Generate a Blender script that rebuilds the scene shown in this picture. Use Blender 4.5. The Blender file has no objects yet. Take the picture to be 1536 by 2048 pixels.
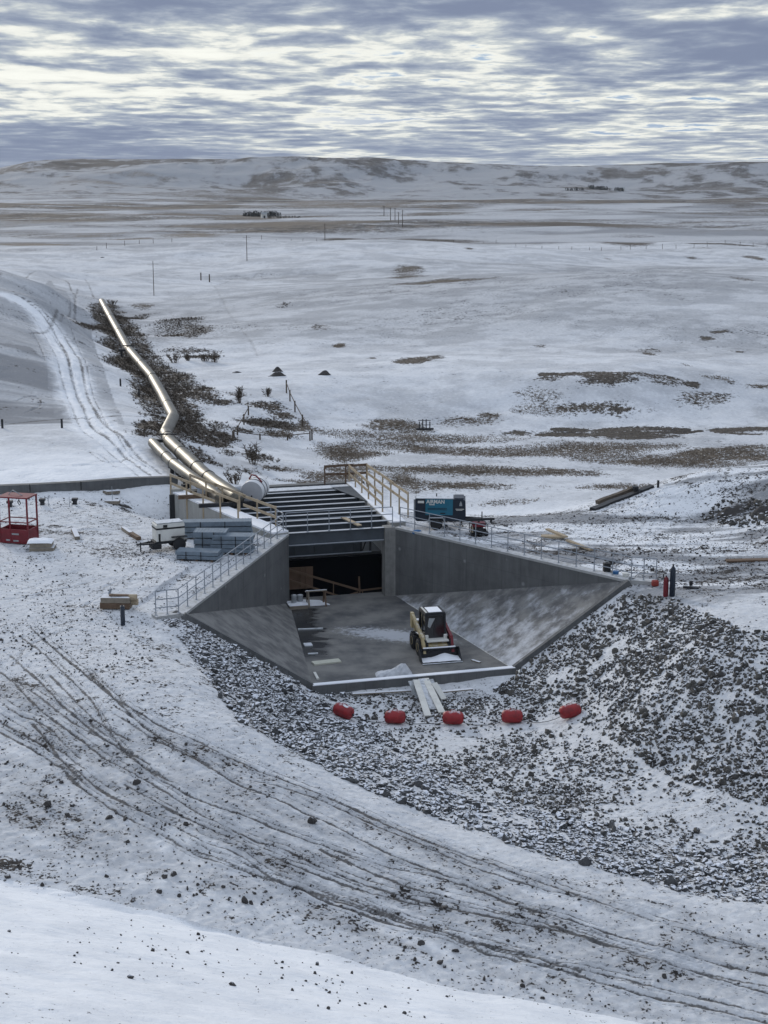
import bpy, bmesh, math, random
import numpy as np
from mathutils import Vector, Matrix, Euler

# ---------------------------------------------------------------- camera, sky, sun, exposure
S = bpy.context.scene
C = S.collection
R = math.radians
F = 3080.0 / 2048.0            # focal length / picture height
HC = 23.0                      # camera height over the slab
PITCH = math.atan(679 / 3080)
cam_d = bpy.data.cameras.new('camera')
cam_d.sensor_fit = 'VERTICAL'; cam_d.sensor_height = 24.0; cam_d.lens = 24.0 * F
cam_d.clip_start = 0.5; cam_d.clip_end = 20000
cam = bpy.data.objects.new('camera', cam_d); C.objects.link(cam)
cam.location = (0, 0, HC); cam.rotation_euler = (math.pi / 2 - PITCH, 0, 0)
S.camera = cam
S.view_settings.view_transform = 'Standard'; S.view_settings.look = 'None'
S.view_settings.exposure = 0.22; S.view_settings.gamma = 1.0
S.cycles.max_bounces = 5; S.cycles.diffuse_bounces = 3; S.cycles.glossy_bounces = 3
S.cycles.volume_bounces = 0
S.cycles.use_denoising = True
S.cycles.denoising_input_passes = 'RGB_ALBEDO_NORMAL'
S.cycles.sample_clamp_indirect = 4.0

SUN_EL, SUN_AZ = R(17), R(-30)          # ahead of the camera, to the left, veiled by cloud
sd = bpy.data.lights.new('sun', 'SUN'); sd.energy = 1.5; sd.angle = R(9); sd.color = (1.0, 0.93, 0.83)
so = bpy.data.objects.new('sun', sd); C.objects.link(so)
sv = Vector((math.sin(SUN_AZ) * math.cos(SUN_EL), math.cos(SUN_AZ) * math.cos(SUN_EL), math.sin(SUN_EL)))
so.rotation_euler = sv.to_track_quat('Z', 'Y').to_euler(); so.location = (-200, 400, 300)

class NT:
    """Short node-tree writer."""
    def __init__(s, tree): s.t = tree; s.n = tree.nodes; s.n.clear()
    def add(s, kind, inp=None, **kw):
        n = s.n.new(kind)
        for k, v in kw.items(): setattr(n, k, v)
        for k, v in (inp or {}).items():
            if hasattr(v, 'is_output'): s.t.links.new(v, n.inputs[k])
            else: n.inputs[k].default_value = v
        return n
    def math(s, op, a, b=0.0, c=0.0, clamp=False):
        return s.add('ShaderNodeMath', {0: a, 1: b, 2: c}, operation=op, use_clamp=clamp).outputs[0]
    def mix(s, f, a, b, mode='MIX'):
        n = s.add('ShaderNodeMix', data_type='RGBA', blend_type=mode)
        for k, v in ((0, f), (6, a), (7, b)):
            if hasattr(v, 'is_output'): s.t.links.new(v, n.inputs[k])
            else: n.inputs[k].default_value = v if k == 0 else (tuple(v) + (1,))[:4]
        return n.outputs[2]
    def step(s, x, lo, hi):
        return s.add('ShaderNodeMapRange', {0: x, 1: lo, 2: hi, 3: 0.0, 4: 1.0}, interpolation_type='SMOOTHSTEP').outputs[0]
    def noise(s, vec, scale, detail=4, rough=0.55, dist=0.0):
        return s.add('ShaderNodeTexNoise', {'Vector': vec, 'Scale': scale, 'Detail': detail, 'Roughness': rough, 'Distortion': dist}).outputs[0]

w = bpy.data.worlds.new('World'); S.world = w; w.use_nodes = True
t = NT(w.node_tree)
gen = t.add('ShaderNodeTexCoord').outputs['Generated']
sep = t.add('ShaderNodeSeparateXYZ', {0: gen})
X, Y, Z = sep.outputs
zc = t.math('MAXIMUM', Z, 0.0)
den = t.math('ADD', zc, 0.034)
pu, pv = t.math('DIVIDE', X, den), t.math('DIVIDE', Y, den)
cp = t.add('ShaderNodeCombineXYZ', {0: t.math('MULTIPLY', pu, 0.78), 1: t.math('MULTIPLY', pv, 0.5), 2: 0.0}).outputs[0]
n_small = t.noise(cp, 3.1, 8, 0.60, 0.2)            # the small rolls of cloud
n_mid = t.noise(cp, 0.75, 5, 0.55, 0.5)
n_big = t.noise(t.add('ShaderNodeMapping', {0: cp, 1: (3.1, 0.7, 0)}).outputs[0], 0.3, 2, 0.5)
amp = t.math('ADD', 0.42, t.math('MULTIPLY', t.step(Z, 0.0, 0.045), 0.36))
thick = t.math('ADD', t.math('ADD', 0.42, t.math('MULTIPLY', t.math('SUBTRACT', n_small, 0.5), amp)), t.math('ADD', t.math('MULTIPLY', n_mid, 0.66), t.math('MULTIPLY', n_big, 0.36)))
azs = t.math('ARCTAN2', X, Y)
# nearer the sun (left, ahead) the cloud is lit through; low at the left and high at the right it is a thick bank
bankL = t.math('MULTIPLY', t.step(azs, 0.06, -0.24), t.step(Z, 0.045, 0.0))
bankR = t.math('MULTIPLY', t.step(azs, 0.0, 0.13), t.math('MULTIPLY', t.step(Z, 0.05, 0.062), t.step(Z, 0.1, 0.088)))
bankT = t.math('MULTIPLY', t.step(azs, -0.22, -0.1), t.step(Z, 0.082, 0.100))
low = t.step(Z, 0.03, 0.0)
thick = t.math('ADD', thick, t.math('ADD', t.math('MULTIPLY', bankL, 0.20), t.math('ADD', t.math('MULTIPLY', t.math('MAXIMUM', bankR, bankT), 0.16), t.math('MULTIPLY', low, 0.03))))
ramp = t.add('ShaderNodeValToRGB', {0: t.step(thick, 0.745, 1.17)})
cr = ramp.color_ramp
cols = [(0.0, (8.4, 8.5, 7.9)), (0.18, (7.6, 7.7, 7.2)), (0.36, (5.0, 5.4, 5.6)), (0.55, (3.4, 3.85, 4.6)), (0.8, (2.4, 2.85, 3.8)), (1.0, (1.9, 2.3, 3.3))]
while len(cr.elements) < len(cols): cr.elements.new(0.5)
for e, (p, c) in zip(cr.elements, cols): e.position = p; e.color = c + (1,)
cloud = ramp.outputs[0]
sky = t.add('ShaderNodeTexSky', sky_type='NISHITA', sun_disc=False, sun_elevation=SUN_EL, sun_rotation=SUN_AZ, air_density=1.2)
gap = t.math('MULTIPLY', t.step(thick, 0.84, 0.77), t.step(azs, -0.10, 0.02))
col = t.mix(gap, cloud, t.mix(0.85, sky.outputs[0], (2.0, 3.5, 5.8)))
# overhead the deck is even and bluish
col = t.mix(t.step(Z, 0.12, 0.35), col, t.mix(t.step(n_mid, 0.35, 0.65), (6.0, 6.75, 7.95), (4.4, 5.05, 6.3)))
bg = t.add('ShaderNodeBackground', {0: col, 1: 0.1})
t.add('ShaderNodeOutputWorld', {0: bg.outputs[0]})

# ---------------------------------------------------------------- picture <-> place
def ray(u, v):
    x = (np.asarray(u, float) - 768) / 3080; y = -(np.asarray(v, float) - 1024) / 3080
    c, s = math.cos(PITCH), math.sin(PITCH)
    return x, c + y * s, -s + y * c
def P(u, v, z):
    """The point of height z seen at pixel u, v of the photograph."""
    x, y, d = ray(u, v); k = (z - HC) / d
    return Vector((x * k, y * k, z))
def px(X, Y, Z):
    c, s = math.cos(PITCH), math.sin(PITCH)
    dz = Z - HC; f = Y * c - dz * s; up = Y * s + dz * c
    return 768 + 3080 * X / f, 1024 - 3080 * up / f

# the structure's own frame: s runs out of the culvert mouth, q to the right across it
AX = R(15.4); MX, MY = -2.27, 81.9
av = Vector((math.sin(AX), -math.cos(AX), 0)); qv = Vector((math.cos(AX), math.sin(AX), 0))
def L(s, q, z=0.0): return Vector((MX, MY, z)) + av * s + qv * q
def to_local(x, y):
    return (x - MX) * av.x + (y - MY) * av.y, (x - MX) * qv.x + (y - MY) * qv.y
def on_plane(u, v, s):
    """The point seen at u, v on the cross-section s of the structure."""
    x, y, d = ray(u, v); D = Vector((float(x), float(y), float(d)))
    k = (s - (Vector((0, 0, 0)) - Vector((MX, MY, 0))).dot(av)) / D.dot(av)
    return Vector((0, 0, HC)) + D * k

# ---------------------------------------------------------------- noise
def _h(ix, iy, seed):
    n = (ix * 374761393 + iy * 668265263 + seed * 1442695041) & 0xffffffff
    n = ((n ^ (n >> 13)) * 1274126177) & 0xffffffff
    return ((n ^ (n >> 16)) & 0xffff) / 65535.0
def vnoise(x, y, seed=0):
    xi, yi = np.floor(x).astype(np.int64), np.floor(y).astype(np.int64)
    fx, fy = x - xi, y - yi
    fx = fx * fx * (3 - 2 * fx); fy = fy * fy * (3 - 2 * fy)
    a, b = _h(xi, yi, seed), _h(xi + 1, yi, seed); c, d = _h(xi, yi + 1, seed), _h(xi + 1, yi + 1, seed)
    return (a + (b - a) * fx) * (1 - fy) + (c + (d - c) * fx) * fy
def fbm(x, y, wl, octs=4, seed=0, gain=0.5):
    out = 0; amp = 1; tot = 0
    for k in range(octs):
        ca, sa = math.cos(k * 1.1 + .4), math.sin(k * 1.1 + .4)
        out = out + amp * vnoise((x * ca - y * sa) / wl + 17.3 * k, (x * sa + y * ca) / wl - 9.1 * k, seed + k)
        tot += amp; amp *= gain; wl *= 0.5
    return out / tot
def ss(x, a, b):
    k = np.clip((x - a) / (b - a), 0, 1); return k * k * (3 - 2 * k)

# ---------------------------------------------------------------- the lie of the land, from surveyed points (u, v, height) and (u, distance, height)
UV = [(-300,1700,3.6),(0,1700,3.2),(300,1750,2.9),(0,1500,3.6),(0,1350,3.8),(-300,1350,3.9),(-300,1150,4.0),(0,1250,3.9),(200,1250,3.85),(295,1240,3.8),(0,1100,4.0),
 (150,1090,4.0),(300,1110,3.85),(430,1120,3.8),(200,1180,3.9),(0,1030,4.0),(200,1020,3.8),(300,1035,3.4),(0,990,4.0),(150,985,4.0),(350,975,3.6),
 (300,1500,3.5),(480,1450,3.4),(500,1650,2.9),(400,1350,3.7),(700,1590,2.4),(700,1800,2.2),(1000,1690,1.9),(1000,1900,1.8),(1300,1780,1.7),(1536,1850,1.7),(1536,2000,1.5),(1250,2030,1.5),(1900,1900,1.7),
 (700,1430,-.35),(900,1430,-.45),(1100,1440,-.2),(1000,1500,-.2),(1000,1600,.5),(850,1540,.5),(1200,1650,.8),(1300,1610,.7),(1536,1700,1.0),(700,1500,.6),(800,1400,-.45),(1000,1390,-.45),(640,1390,-.4),
 (560,1440,1.3),(640,1490,1.0),(450,1370,2.9),(520,1370,1.5),
 (1060,1375,0),(1200,1460,.7),(1300,1400,2.2),(1400,1300,3.9),(1450,1250,4.2),(1536,1270,4.4),(1536,1400,3.4),(1400,1500,1.7),(1300,1550,.9),(1536,1550,1.9),(1800,1400,3.6),(1800,1550,2.6),(1800,1700,1.8),
 (1536,1200,4.3),(1400,1200,4.0),(1350,1185,3.9),(1536,1100,4.2),(1400,1100,4.0),(1200,1080,3.9),(1000,1060,3.85),(900,1055,3.85),(1100,1030,3.9),(850,1035,3.8),(1400,1030,4.2),(1536,1020,4.8),(1800,1100,4.4),(1800,1000,6.0),
 (1240,995,4.6),(1320,972,5.3),(1420,946,6.0),(1536,941,6.2),(1750,930,6.6),
 (1100,1000,.5),(1000,960,.6),(850,960,.6),(1100,930,.6),(850,900,.7),(1100,885,.7),(1300,900,.7),(1536,890,.8),(1800,880,.9),(700,950,.8),(620,930,1.2),(520,950,1.4),(480,935,1.8),(600,895,1.0),
 (1536,850,1.2),(1200,850,1.1),(900,850,1.2),(1100,800,2.5),(1350,800,2.4),(1536,800,2.2),(800,830,1.8),(1100,745,4.2),(1250,748,4.3),(1450,750,3.8),(800,750,3.8),(1800,780,2.6),
 (1300,700,4.2),(1000,700,4.1),(1536,690,4.4),(800,650,4.7),(1100,620,6.4),(1350,620,6.6),(1536,600,7.0),(1200,547,8.6),(1400,552,8.3),(1000,548,6.4),(800,560,5.2),(1536,560,7.6),(1800,600,7),
 (400,920,2.4),(345,890,3.0),(350,840,2.8),(325,790,3.0),(300,745,3.2),(255,700,3.4),(220,630,3.4),(205,600,3.4),(430,960,2.6),(310,880,3.6),
 (0,850,4.3),(150,850,4.3),(250,920,4.0),(0,950,4.2),(250,955,4.1),(-300,850,4.6),(0,700,7.6),(100,700,7.0),(160,760,5.2),(0,600,10.0),(100,600,9.4),(135,600,7.0),(-300,700,8.5),(-300,600,11),(0,553,10.6),(100,562,9.6),(-300,550,11.5),(160,640,5.2),(190,690,4.4),(230,770,4.4),
 (0,533,9.6),(150,560,5.0),(120,540,6.5),(270,870,4.2),(300,830,3.9),
 (440,880,2.2),(400,840,3.0),(400,780,3.6),(500,745,3.8),(560,860,1.8),(600,800,2.9),(640,745,3.8),(500,650,4.4),(620,650,4.7),(500,600,4.6),(380,690,3.8),(380,640,4.1),(308,593,3.6),(350,560,3.9),(494,523,4.0),(640,520,4.4),(800,510,4.4),
 (1000,510,3.2),(1200,510,2.0),(1450,510,2.0),(1700,520,-.5),(500,497,4.6),(800,493,4.6),(1100,497,2.0),(1450,495,1.4),(300,501,4.2),(100,507,5.0),(150,480,-.5),(0,490,0),(-300,490,0),(-300,450,-1),
 (100,450,-1),(400,455,-1),(800,455,-.6),(1150,450,-.6),(1450,450,-.6),(1700,450,-.6),(0,420,-1),(400,420,-1),(800,420,-1),(1150,420,-.8),(1500,420,0),(1000,400,-1),(500,400,-1),(0,400,-1),(1500,398,2),(1300,400,0)]
UD = [(800,92,2.6),(900,92,2.6),(1000,91.5,2.4),(1100,91.5,2.6),(850,97,.8),(1000,97,.7),(1150,97,1.0),(1300,104,1.2),(1450,106,1.2),(1600,108,1.3),(1536,100,3.5),(1420,98,3.4),(720,97,1.2),(600,100,1.6),(500,102,2.0),(430,103,2.4),
 (1200,265,5.6),(1400,265,5.4),(1200,330,2.2),(1400,330,2.0),(1000,330,3.0),(1536,320,2.6),(500,470,.2),(800,470,.2),(1100,500,-.5),(300,470,.4),(1450,500,-.6),(640,470,.2),(950,480,0),(0,300,3.5),(100,300,2.2),(-300,300,5),(0,30,2.6),(768,30,1.8),(1536,30,1.4),(768,22,1.6),(0,22,2.4),(1536,22,1.4),
 (0,1700,-1),(500,1700,-1),(1000,1700,-1),(1536,1700,0),(0,2600,0),(768,2600,0),(1536,2600,0),(0,5000,0),(768,5000,0),(1536,5000,0),(-700,100,4.2),(-700,300,6),(-700,60,3.9),(2300,60,3),(2300,100,4.5),(2300,300,2),(2300,1000,0),(-700,1000,0)]
pts = []
for u, v, z in UV:
    p = P(u, v, z); pts.append((p.x, p.y, z))
for u, d, z in UD:
    pts.append(((u - 768) / 3080 / 0.97 * d, d, z))
APR = lambda q: -0.35 if abs(q) < 5.0 else min(3.75, -0.15 + (abs(q) - 4.85) / 5.75 * 3.85)
for q in (-14, -12, -10.6, -9.5, -8, -6.5, -5.2, -3, 0, 3, 5.2, 6.5, 8, 9.5, 10.6, 12.5, 14):
    p = L(14.4, q); pts.append((p.x, p.y, APR(q)))
for k in range(6):
    for sg in (-1, 1):
        s = 13.6 * k / 5
        p = L(s, sg * (3 + .551 * s + 1.0)); pts.append((p.x, p.y, 3.78))
for s, q, z in ((-12.4, -8.6, 2.5), (-9, -8.2, 2.8), (-5, -6.8, 3.4), (-13.5, -3, 1.8), (-13.5, 2, 1.6), (-12, 5.0, 2.2), (-8, 5.0, 2.9), (-4, 5.2, 3.6)):
    p = L(s, q); pts.append((p.x, p.y, z))
pts = np.array(pts)
def polar(x, y): return np.arctan2(x, y), np.log(np.maximum(np.hypot(x, y), 1e-3))
cx, cy = polar(pts[:, 0], pts[:, 1])
EXP = 1.5
D = np.hypot(cx[:, None] - cx, cy[:, None] - cy) ** EXP
n = len(pts); A = np.zeros((n + 3, n + 3)); A[:n, :n] = D - np.eye(n) * 4e-4
A[:n, n] = 1; A[:n, n + 1] = cx; A[:n, n + 2] = cy; A[n:, :n] = A[:n, n:].T
wts = np.linalg.solve(A, np.concatenate([pts[:, 2], [0, 0, 0]]))
GA = np.linspace(-0.62, 0.62, 311); GL = np.linspace(3.0, 8.7, 700)
ga, gl = np.meshgrid(GA, GL, indexing='ij')
HG = np.zeros(ga.shape)
for i in range(n):
    HG += wts[i] * np.hypot(ga - cx[i], gl - cy[i]) ** EXP
HG += wts[n] + wts[n + 1] * ga + wts[n + 2] * gl
HTOP = [(-40, 20), (-16, 22), (-13.9, 28), (-13.2, 34), (-12.6, 38), (-11.5, 41.5), (-9.5, 43), (-6, 42), (-1.2, 40.5), (1, 38.5), (3, 35), (5, 32.5), (7.3, 32.0), (8.5, 33.5), (10, 36), (14, 36), (40, 36)]
HTA = np.radians([a for a, _ in HTOP]); HTZ = np.array([z for _, z in HTOP], float)
TOE0, TOE1 = P(0, 1765, 3.0), P(1255, 2048, 1.5)
tdir = np.array([TOE1.x - TOE0.x, TOE1.y - TOE0.y]); tl = np.hypot(*tdir); tdir /= tl
tnor = np.array([tdir[1], -tdir[0]]);  tnor *= -np.sign(tnor @ np.array([TOE0.x, TOE0.y]))
def dam_dist(x, y): 
    return (x - TOE0.x) * tnor[0] + (y - TOE0.y) * tnor[1] + 0.35 * (vnoise(x / 5, y / 5, 5) - .5) + 0.2 * (vnoise(x / 1.2, y / 1.2, 6) - .5)
def h0(x, y):
    """Ground height without the fine relief."""
    a, l = polar(x, y)
    fi = np.clip((a - GA[0]) / (GA[1] - GA[0]), 0, len(GA) - 1.001); fj = np.clip((l - GL[0]) / (GL[1] - GL[0]), 0, len(GL) - 1.001)
    i, j = fi.astype(int), fj.astype(int); fi = fi - i; fj = fj - j
    h = (HG[i, j] * (1 - fi) + HG[i + 1, j] * fi) * (1 - fj) + (HG[i, j + 1] * (1 - fi) + HG[i + 1, j + 1] * fi) * fj
    r = np.hypot(x, y)
    top = np.interp(a, HTA, HTZ)
    far = r > 1000
    if np.any(far):
        x2 = np.where(far, x, 0); y2 = np.where(far, y, 0)
        g = fbm(x2 * 1.0, y2 * 0.55, 260, 5, 31)
        rr = r + (fbm(x2, y2 * .3, 520, 4, 77) - .5) * 700 + (g - .5) * 260
        rise = .16 * ss(rr, 1420, 1800) + .84 * ss(rr, 1730, 2090)
        h = np.where(far, h + rise ** 0.8 * top * (1 - 0.28 * (1 - ss(r, 1900, 2300)) * (1 - abs(2 * g - 1)) ** 2) + (g - .5) * 5 * ss(r, 1000, 1500) * (1 - ss(r, 2200, 2400)), h)
    dd = dam_dist(x, y)
    zt = TOE0.z + (TOE1.z - TOE0.z) * ((x - TOE0.x) * tdir[0] + (y - TOE0.y) * tdir[1]) / tl
    return np.where((dd > 0) & (r < 120), np.minimum(np.maximum(h, np.clip(zt, 0.6, 4) + 0.42 * dd), 21.0), h)
def above(u, v, up):
    """The point seen at u, v that stands up metres over the ground."""
    x, y, d = ray(u, v); k = _K / float(y); X_, Y_ = float(x) * k, float(y) * k; z = HC + float(d) * k
    i = int(np.argmax(z < h0(X_, Y_) + up)); return Vector((X_[i], Y_[i], z[i]))
_K = np.exp(np.arange(3.05, 8.6, 0.0025))
def hit(u, v):
    """The ground point seen at pixel u, v."""
    x, y, d = ray(u, v); k = _K / float(y)
    hz = h0(float(x) * k, float(y) * k); z = HC + float(d) * k
    idx = np.nonzero(z < hz)[0]
    i = idx[0] if len(idx) else len(k) - 1
    k = k[i]
    if i:
        g = z[i - 1] - hz[i - 1]; g2 = hz[i] - z[i]; k = _K[i - 1] / float(y) + (k - _K[i - 1] / float(y)) * g / (g + g2 + 1e-9)
    X, Y = float(x) * k, float(y) * k
    return Vector((X, Y, float(h0(np.array([X]), np.array([Y]))[0])))
def gz(x, y): return float(h0(np.array([float(x)]), np.array([float(y)]))[0])

# ---------------------------------------------------------------- scene helpers
def tag(o, label=None, cat=None, group=None, kind=None):
    if label: o['label'] = label
    if cat: o['category'] = cat
    if group: o['group'] = group
    if kind: o['kind'] = kind
    return o
def thing(name, label, cat, loc=(0, 0, 0), rotz=0.0, group=None):
    o = bpy.data.objects.new(name, None); C.objects.link(o)
    o.empty_display_size = 0.3; o.location = loc; o.rotation_euler = (0, 0, rotz)
    return tag(o, label, cat, group)
class MB:
    """Collects simple solids into one mesh."""
    def __init__(s): s.v = []; s.f = []; s.sm = []
    def raw(s, vs, fs, smooth=False):
        b = len(s.v); s.v += [tuple(p) for p in vs]; s.f += [tuple(b + i for i in f) for f in fs]; s.sm += [smooth] * len(fs); return s
    def box(s, c, d, rot=None, bev=0.0):
        hx, hy, hz = d[0] / 2, d[1] / 2, d[2] / 2
        c = Vector(c); M = rot.to_3x3() if rot is not None else Matrix.Identity(3)
        if not bev:
            vs = [c + M @ Vector((x * hx, y * hy, z * hz)) for z in (-1, 1) for y in (-1, 1) for x in (-1, 1)]
            return s.raw(vs, [(0, 2, 3, 1), (4, 5, 7, 6), (0, 1, 5, 4), (2, 6, 7, 3), (0, 4, 6, 2), (1, 3, 7, 5)])
        bm = bmesh.new(); bmesh.ops.create_cube(bm, size=1.0)
        for v in bm.verts: v.co = Vector((v.co.x * d[0], v.co.y * d[1], v.co.z * d[2]))
        bmesh.ops.bevel(bm, geom=bm.edges[:], offset=bev, segments=2, affect='EDGES', profile=0.5)
        bm.verts.index_update()
        s.raw([c + M @ v.co for v in bm.verts], [[v.index for v in f.verts] for f in bm.faces]); bm.free(); return s
    def bar(s, p0, p1, w, h, up=(0, 0, 1)):
        """A rectangular stick from p0 to p1, w wide and h high."""
        p0, p1 = Vector(p0), Vector(p1); d = (p1 - p0); ln = d.length; d.normalize()
        up = Vector(up)
        if abs(d.dot(up)) > 0.98: up = Vector((0, 1, 0))
        sx = d.cross(up).normalized(); sz = sx.cross(d).normalized()
        return s.box((p0 + p1) / 2, (w, ln, h), Matrix((sx, d, sz)).transposed())
    def tube(s, path, r, n=10, caps=True, smooth=True):
        path = [Vector(p) for p in path]; rr = r if isinstance(r, (list, tuple)) else [r] * len(path)
        vs, fs = [], []; ref = None
        for i, p in enumerate(path):
            d = (path[min(i + 1, len(path) - 1)] - path[max(i - 1, 0)]).normalized()
            if ref is None: ref = d.orthogonal().normalized()
            ref = (ref - d * ref.dot(d)).normalized(); b = d.cross(ref)
            for k in range(n):
                a = 2 * math.pi * k / n; vs.append(p + (ref * math.cos(a) + b * math.sin(a)) * rr[i])
        for i in range(len(path) - 1):
            for k in range(n):
                k2 = (k + 1) % n; fs.append((i * n + k, i * n + k2, (i + 1) * n + k2, (i + 1) * n + k))
        s.raw(vs, fs, smooth)
        if caps:
            s.raw(vs[:n], [tuple(range(n - 1, -1, -1))]); s.raw(vs[-n:], [tuple(range(n))])
        return s
    def lathe(s, prof, M, n=20, smooth=True):
        """prof: (radius, height) along the local z of matrix M."""
        vs, fs = [], []
        for r, h in prof:
            for k in range(n):
                a = 2 * math.pi * k / n; vs.append(M @ Vector((r * math.cos(a), r * math.sin(a), h)))
        for i in range(len(prof) - 1):
            for k in range(n):
                k2 = (k + 1) % n; fs.append((i * n + k, i * n + k2, (i + 1) * n + k2, (i + 1) * n + k))
        s.raw(vs, fs, smooth); s.raw(vs[:n], [tuple(range(n - 1, -1, -1))]); s.raw(vs[-n:], [tuple(range(n))]); return s
    def prism(s, poly, thick):
        """A flat 3-D polygon pushed along vector thick."""
        poly = [Vector(p) for p in poly]; th = Vector(thick); n = len(poly)
        return s.raw(poly + [p + th for p in poly], [tuple(range(n - 1, -1, -1)), tuple(range(n, 2 * n))] + [(i, (i + 1) % n, (i + 1) % n + n, i + n) for i in range(n)])
    def blob(s, c, rad, rot=None, seed=0, jit=0.25, sub=1, cuts=4, flat=True):
        """A stone: an icosphere cut by random planes."""
        rnd = random.Random(seed); bm = bmesh.new(); bmesh.ops.create_icosphere(bm, subdivisions=sub + 1, radius=1.0)
        pl = []
        for _ in range(cuts):
            d = Vector((rnd.gauss(0, 1), rnd.gauss(0, 1), rnd.gauss(0, 1))).normalized(); pl.append((d, rnd.uniform(.45, .8)))
        M = rot.to_3x3() if rot is not None else Matrix.Identity(3); out = []
        for v in bm.verts:
            p = v.co * (1 + rnd.uniform(-jit, jit) * .5)
            for d, k in pl:
                e = p.dot(d) - k
                if e > 0: p = p - d * e
            out.append(Vector(c) + M @ Vector((p.x * rad[0], p.y * rad[1], p.z * rad[2])))
        bm.verts.index_update(); s.raw(out, [[v.index for v in f.verts] for f in bm.faces], not flat); bm.free(); return s
    def mesh(s, name, m):
        me = bpy.data.meshes.new(name); me.from_pydata(s.v, [], s.f); me.materials.append(m)
        bm = bmesh.new(); bm.from_mesh(me); bmesh.ops.recalc_face_normals(bm, faces=bm.faces[:]); bm.to_mesh(me); bm.free()
        me.polygons.foreach_set('use_smooth', s.sm); return me
    def build(s, name, m, parent=None, loc=None):
        o = bpy.data.objects.new(name, s.mesh(name, m)); C.objects.link(o)
        if parent is not None: o.parent = parent
        if loc is not None: o.location = loc
        return o
def copy_tree(o, parent=None):
    c = o.copy(); C.objects.link(c)
    if parent is not None: c.parent = parent
    for ch in o.children: copy_tree(ch, c)
    return c
def big_mesh(name, V, Fq, m, attrs=None, smooth=False):
    """A large quad/tri mesh straight from arrays."""
    me = bpy.data.meshes.new(name); k = Fq.shape[1]
    me.vertices.add(len(V)); me.vertices.foreach_set('co', V.astype(np.float32).ravel())
    me.loops.add(Fq.size); me.loops.foreach_set('vertex_index', Fq.astype(np.int32).ravel())
    me.polygons.add(len(Fq)); me.polygons.foreach_set('loop_start', np.arange(0, Fq.size, k, dtype=np.int32))
    me.polygons.foreach_set('loop_total', np.full(len(Fq), k, dtype=np.int32))
    me.polygons.foreach_set('use_smooth', np.full(len(Fq), smooth, dtype=bool))
    for nm, a in (attrs or {}).items():
        at = me.attributes.new(nm, 'FLOAT', 'POINT'); at.data.foreach_set('value', a.astype(np.float32))
    me.update(calc_edges=True); me.materials.append(m)
    o = bpy.data.objects.new(name, me); C.objects.link(o); return o

# ---------------------------------------------------------------- materials
def mat(name, col, rough=0.7, metal=0.0, vary=0.25, scale=3.0, dark=None, snow=0.0, bump=0.0, bscale=30.0, streak=0.0, spec=0.4, snow_lo=0.6):
    """A plain surface with uneven colour; dark: colour of its stains; snow: how much lies on faces turned up."""
    m = bpy.data.materials.new(name); m.use_nodes = True; t = NT(m.node_tree)
    pos = t.add('ShaderNodeNewGeometry'); P_ = pos.outputs['Position']
    n1 = t.noise(P_, scale, 6, 0.6); c = tuple(col)
    d = dark or tuple(x * 0.55 for x in c)
    base = t.mix(t.math('MULTIPLY', t.step(n1, 0.35, 0.75), min(1, vary * 2)), c, d)
    if streak:
        mp = t.add('ShaderNodeMapping', {0: P_, 3: (1, 1, 0.12)}).outputs[0]
        n2 = t.noise(mp, 3.5, 5, 0.65)
        base = t.mix(t.math('MULTIPLY', t.step(n2, 0.45, 0.75), streak), base, tuple(min(1, x * 1.7) for x in c))
        n3 = t.noise(t.add('ShaderNodeMapping', {0: P_, 1: (9, 4, 1), 3: (1, 1, 0.1)}).outputs[0], 2.2, 4, 0.6)
        base = t.mix(t.math('MULTIPLY', t.step(n3, 0.5, 0.8), streak), base, d)
    r = rough
    if snow:
        nz = t.add('ShaderNodeSeparateXYZ', {0: pos.outputs['Normal']}).outputs[2]
        ns = t.noise(P_, 5.0, 5, 0.6)
        f = t.step(t.math('ADD', nz, t.math('MULTIPLY', t.math('SUBTRACT', ns, 0.5), 0.9)), snow_lo, snow_lo + 0.22)
        f = t.math('MULTIPLY', f, snow)
        base = t.mix(f, base, (0.74, 0.77, 0.83))
        r = t.math('ADD', t.math('MULTIPLY', f, 0.9 - rough), rough, clamp=True)
    inp = {'Base Color': base, 'Roughness': r, 'Metallic': metal, 'Specular IOR Level': spec}
    if bump:
        nb = t.noise(P_, bscale, 4, 0.6)
        inp['Normal'] = t.add('ShaderNodeBump', {'Strength': bump, 'Distance': 0.03, 'Height': nb}).outputs[0]
    b = t.add('ShaderNodeBsdfPrincipled', inp)
    t.add('ShaderNodeOutputMaterial', {0: b.outputs[0]})
    return m
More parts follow.
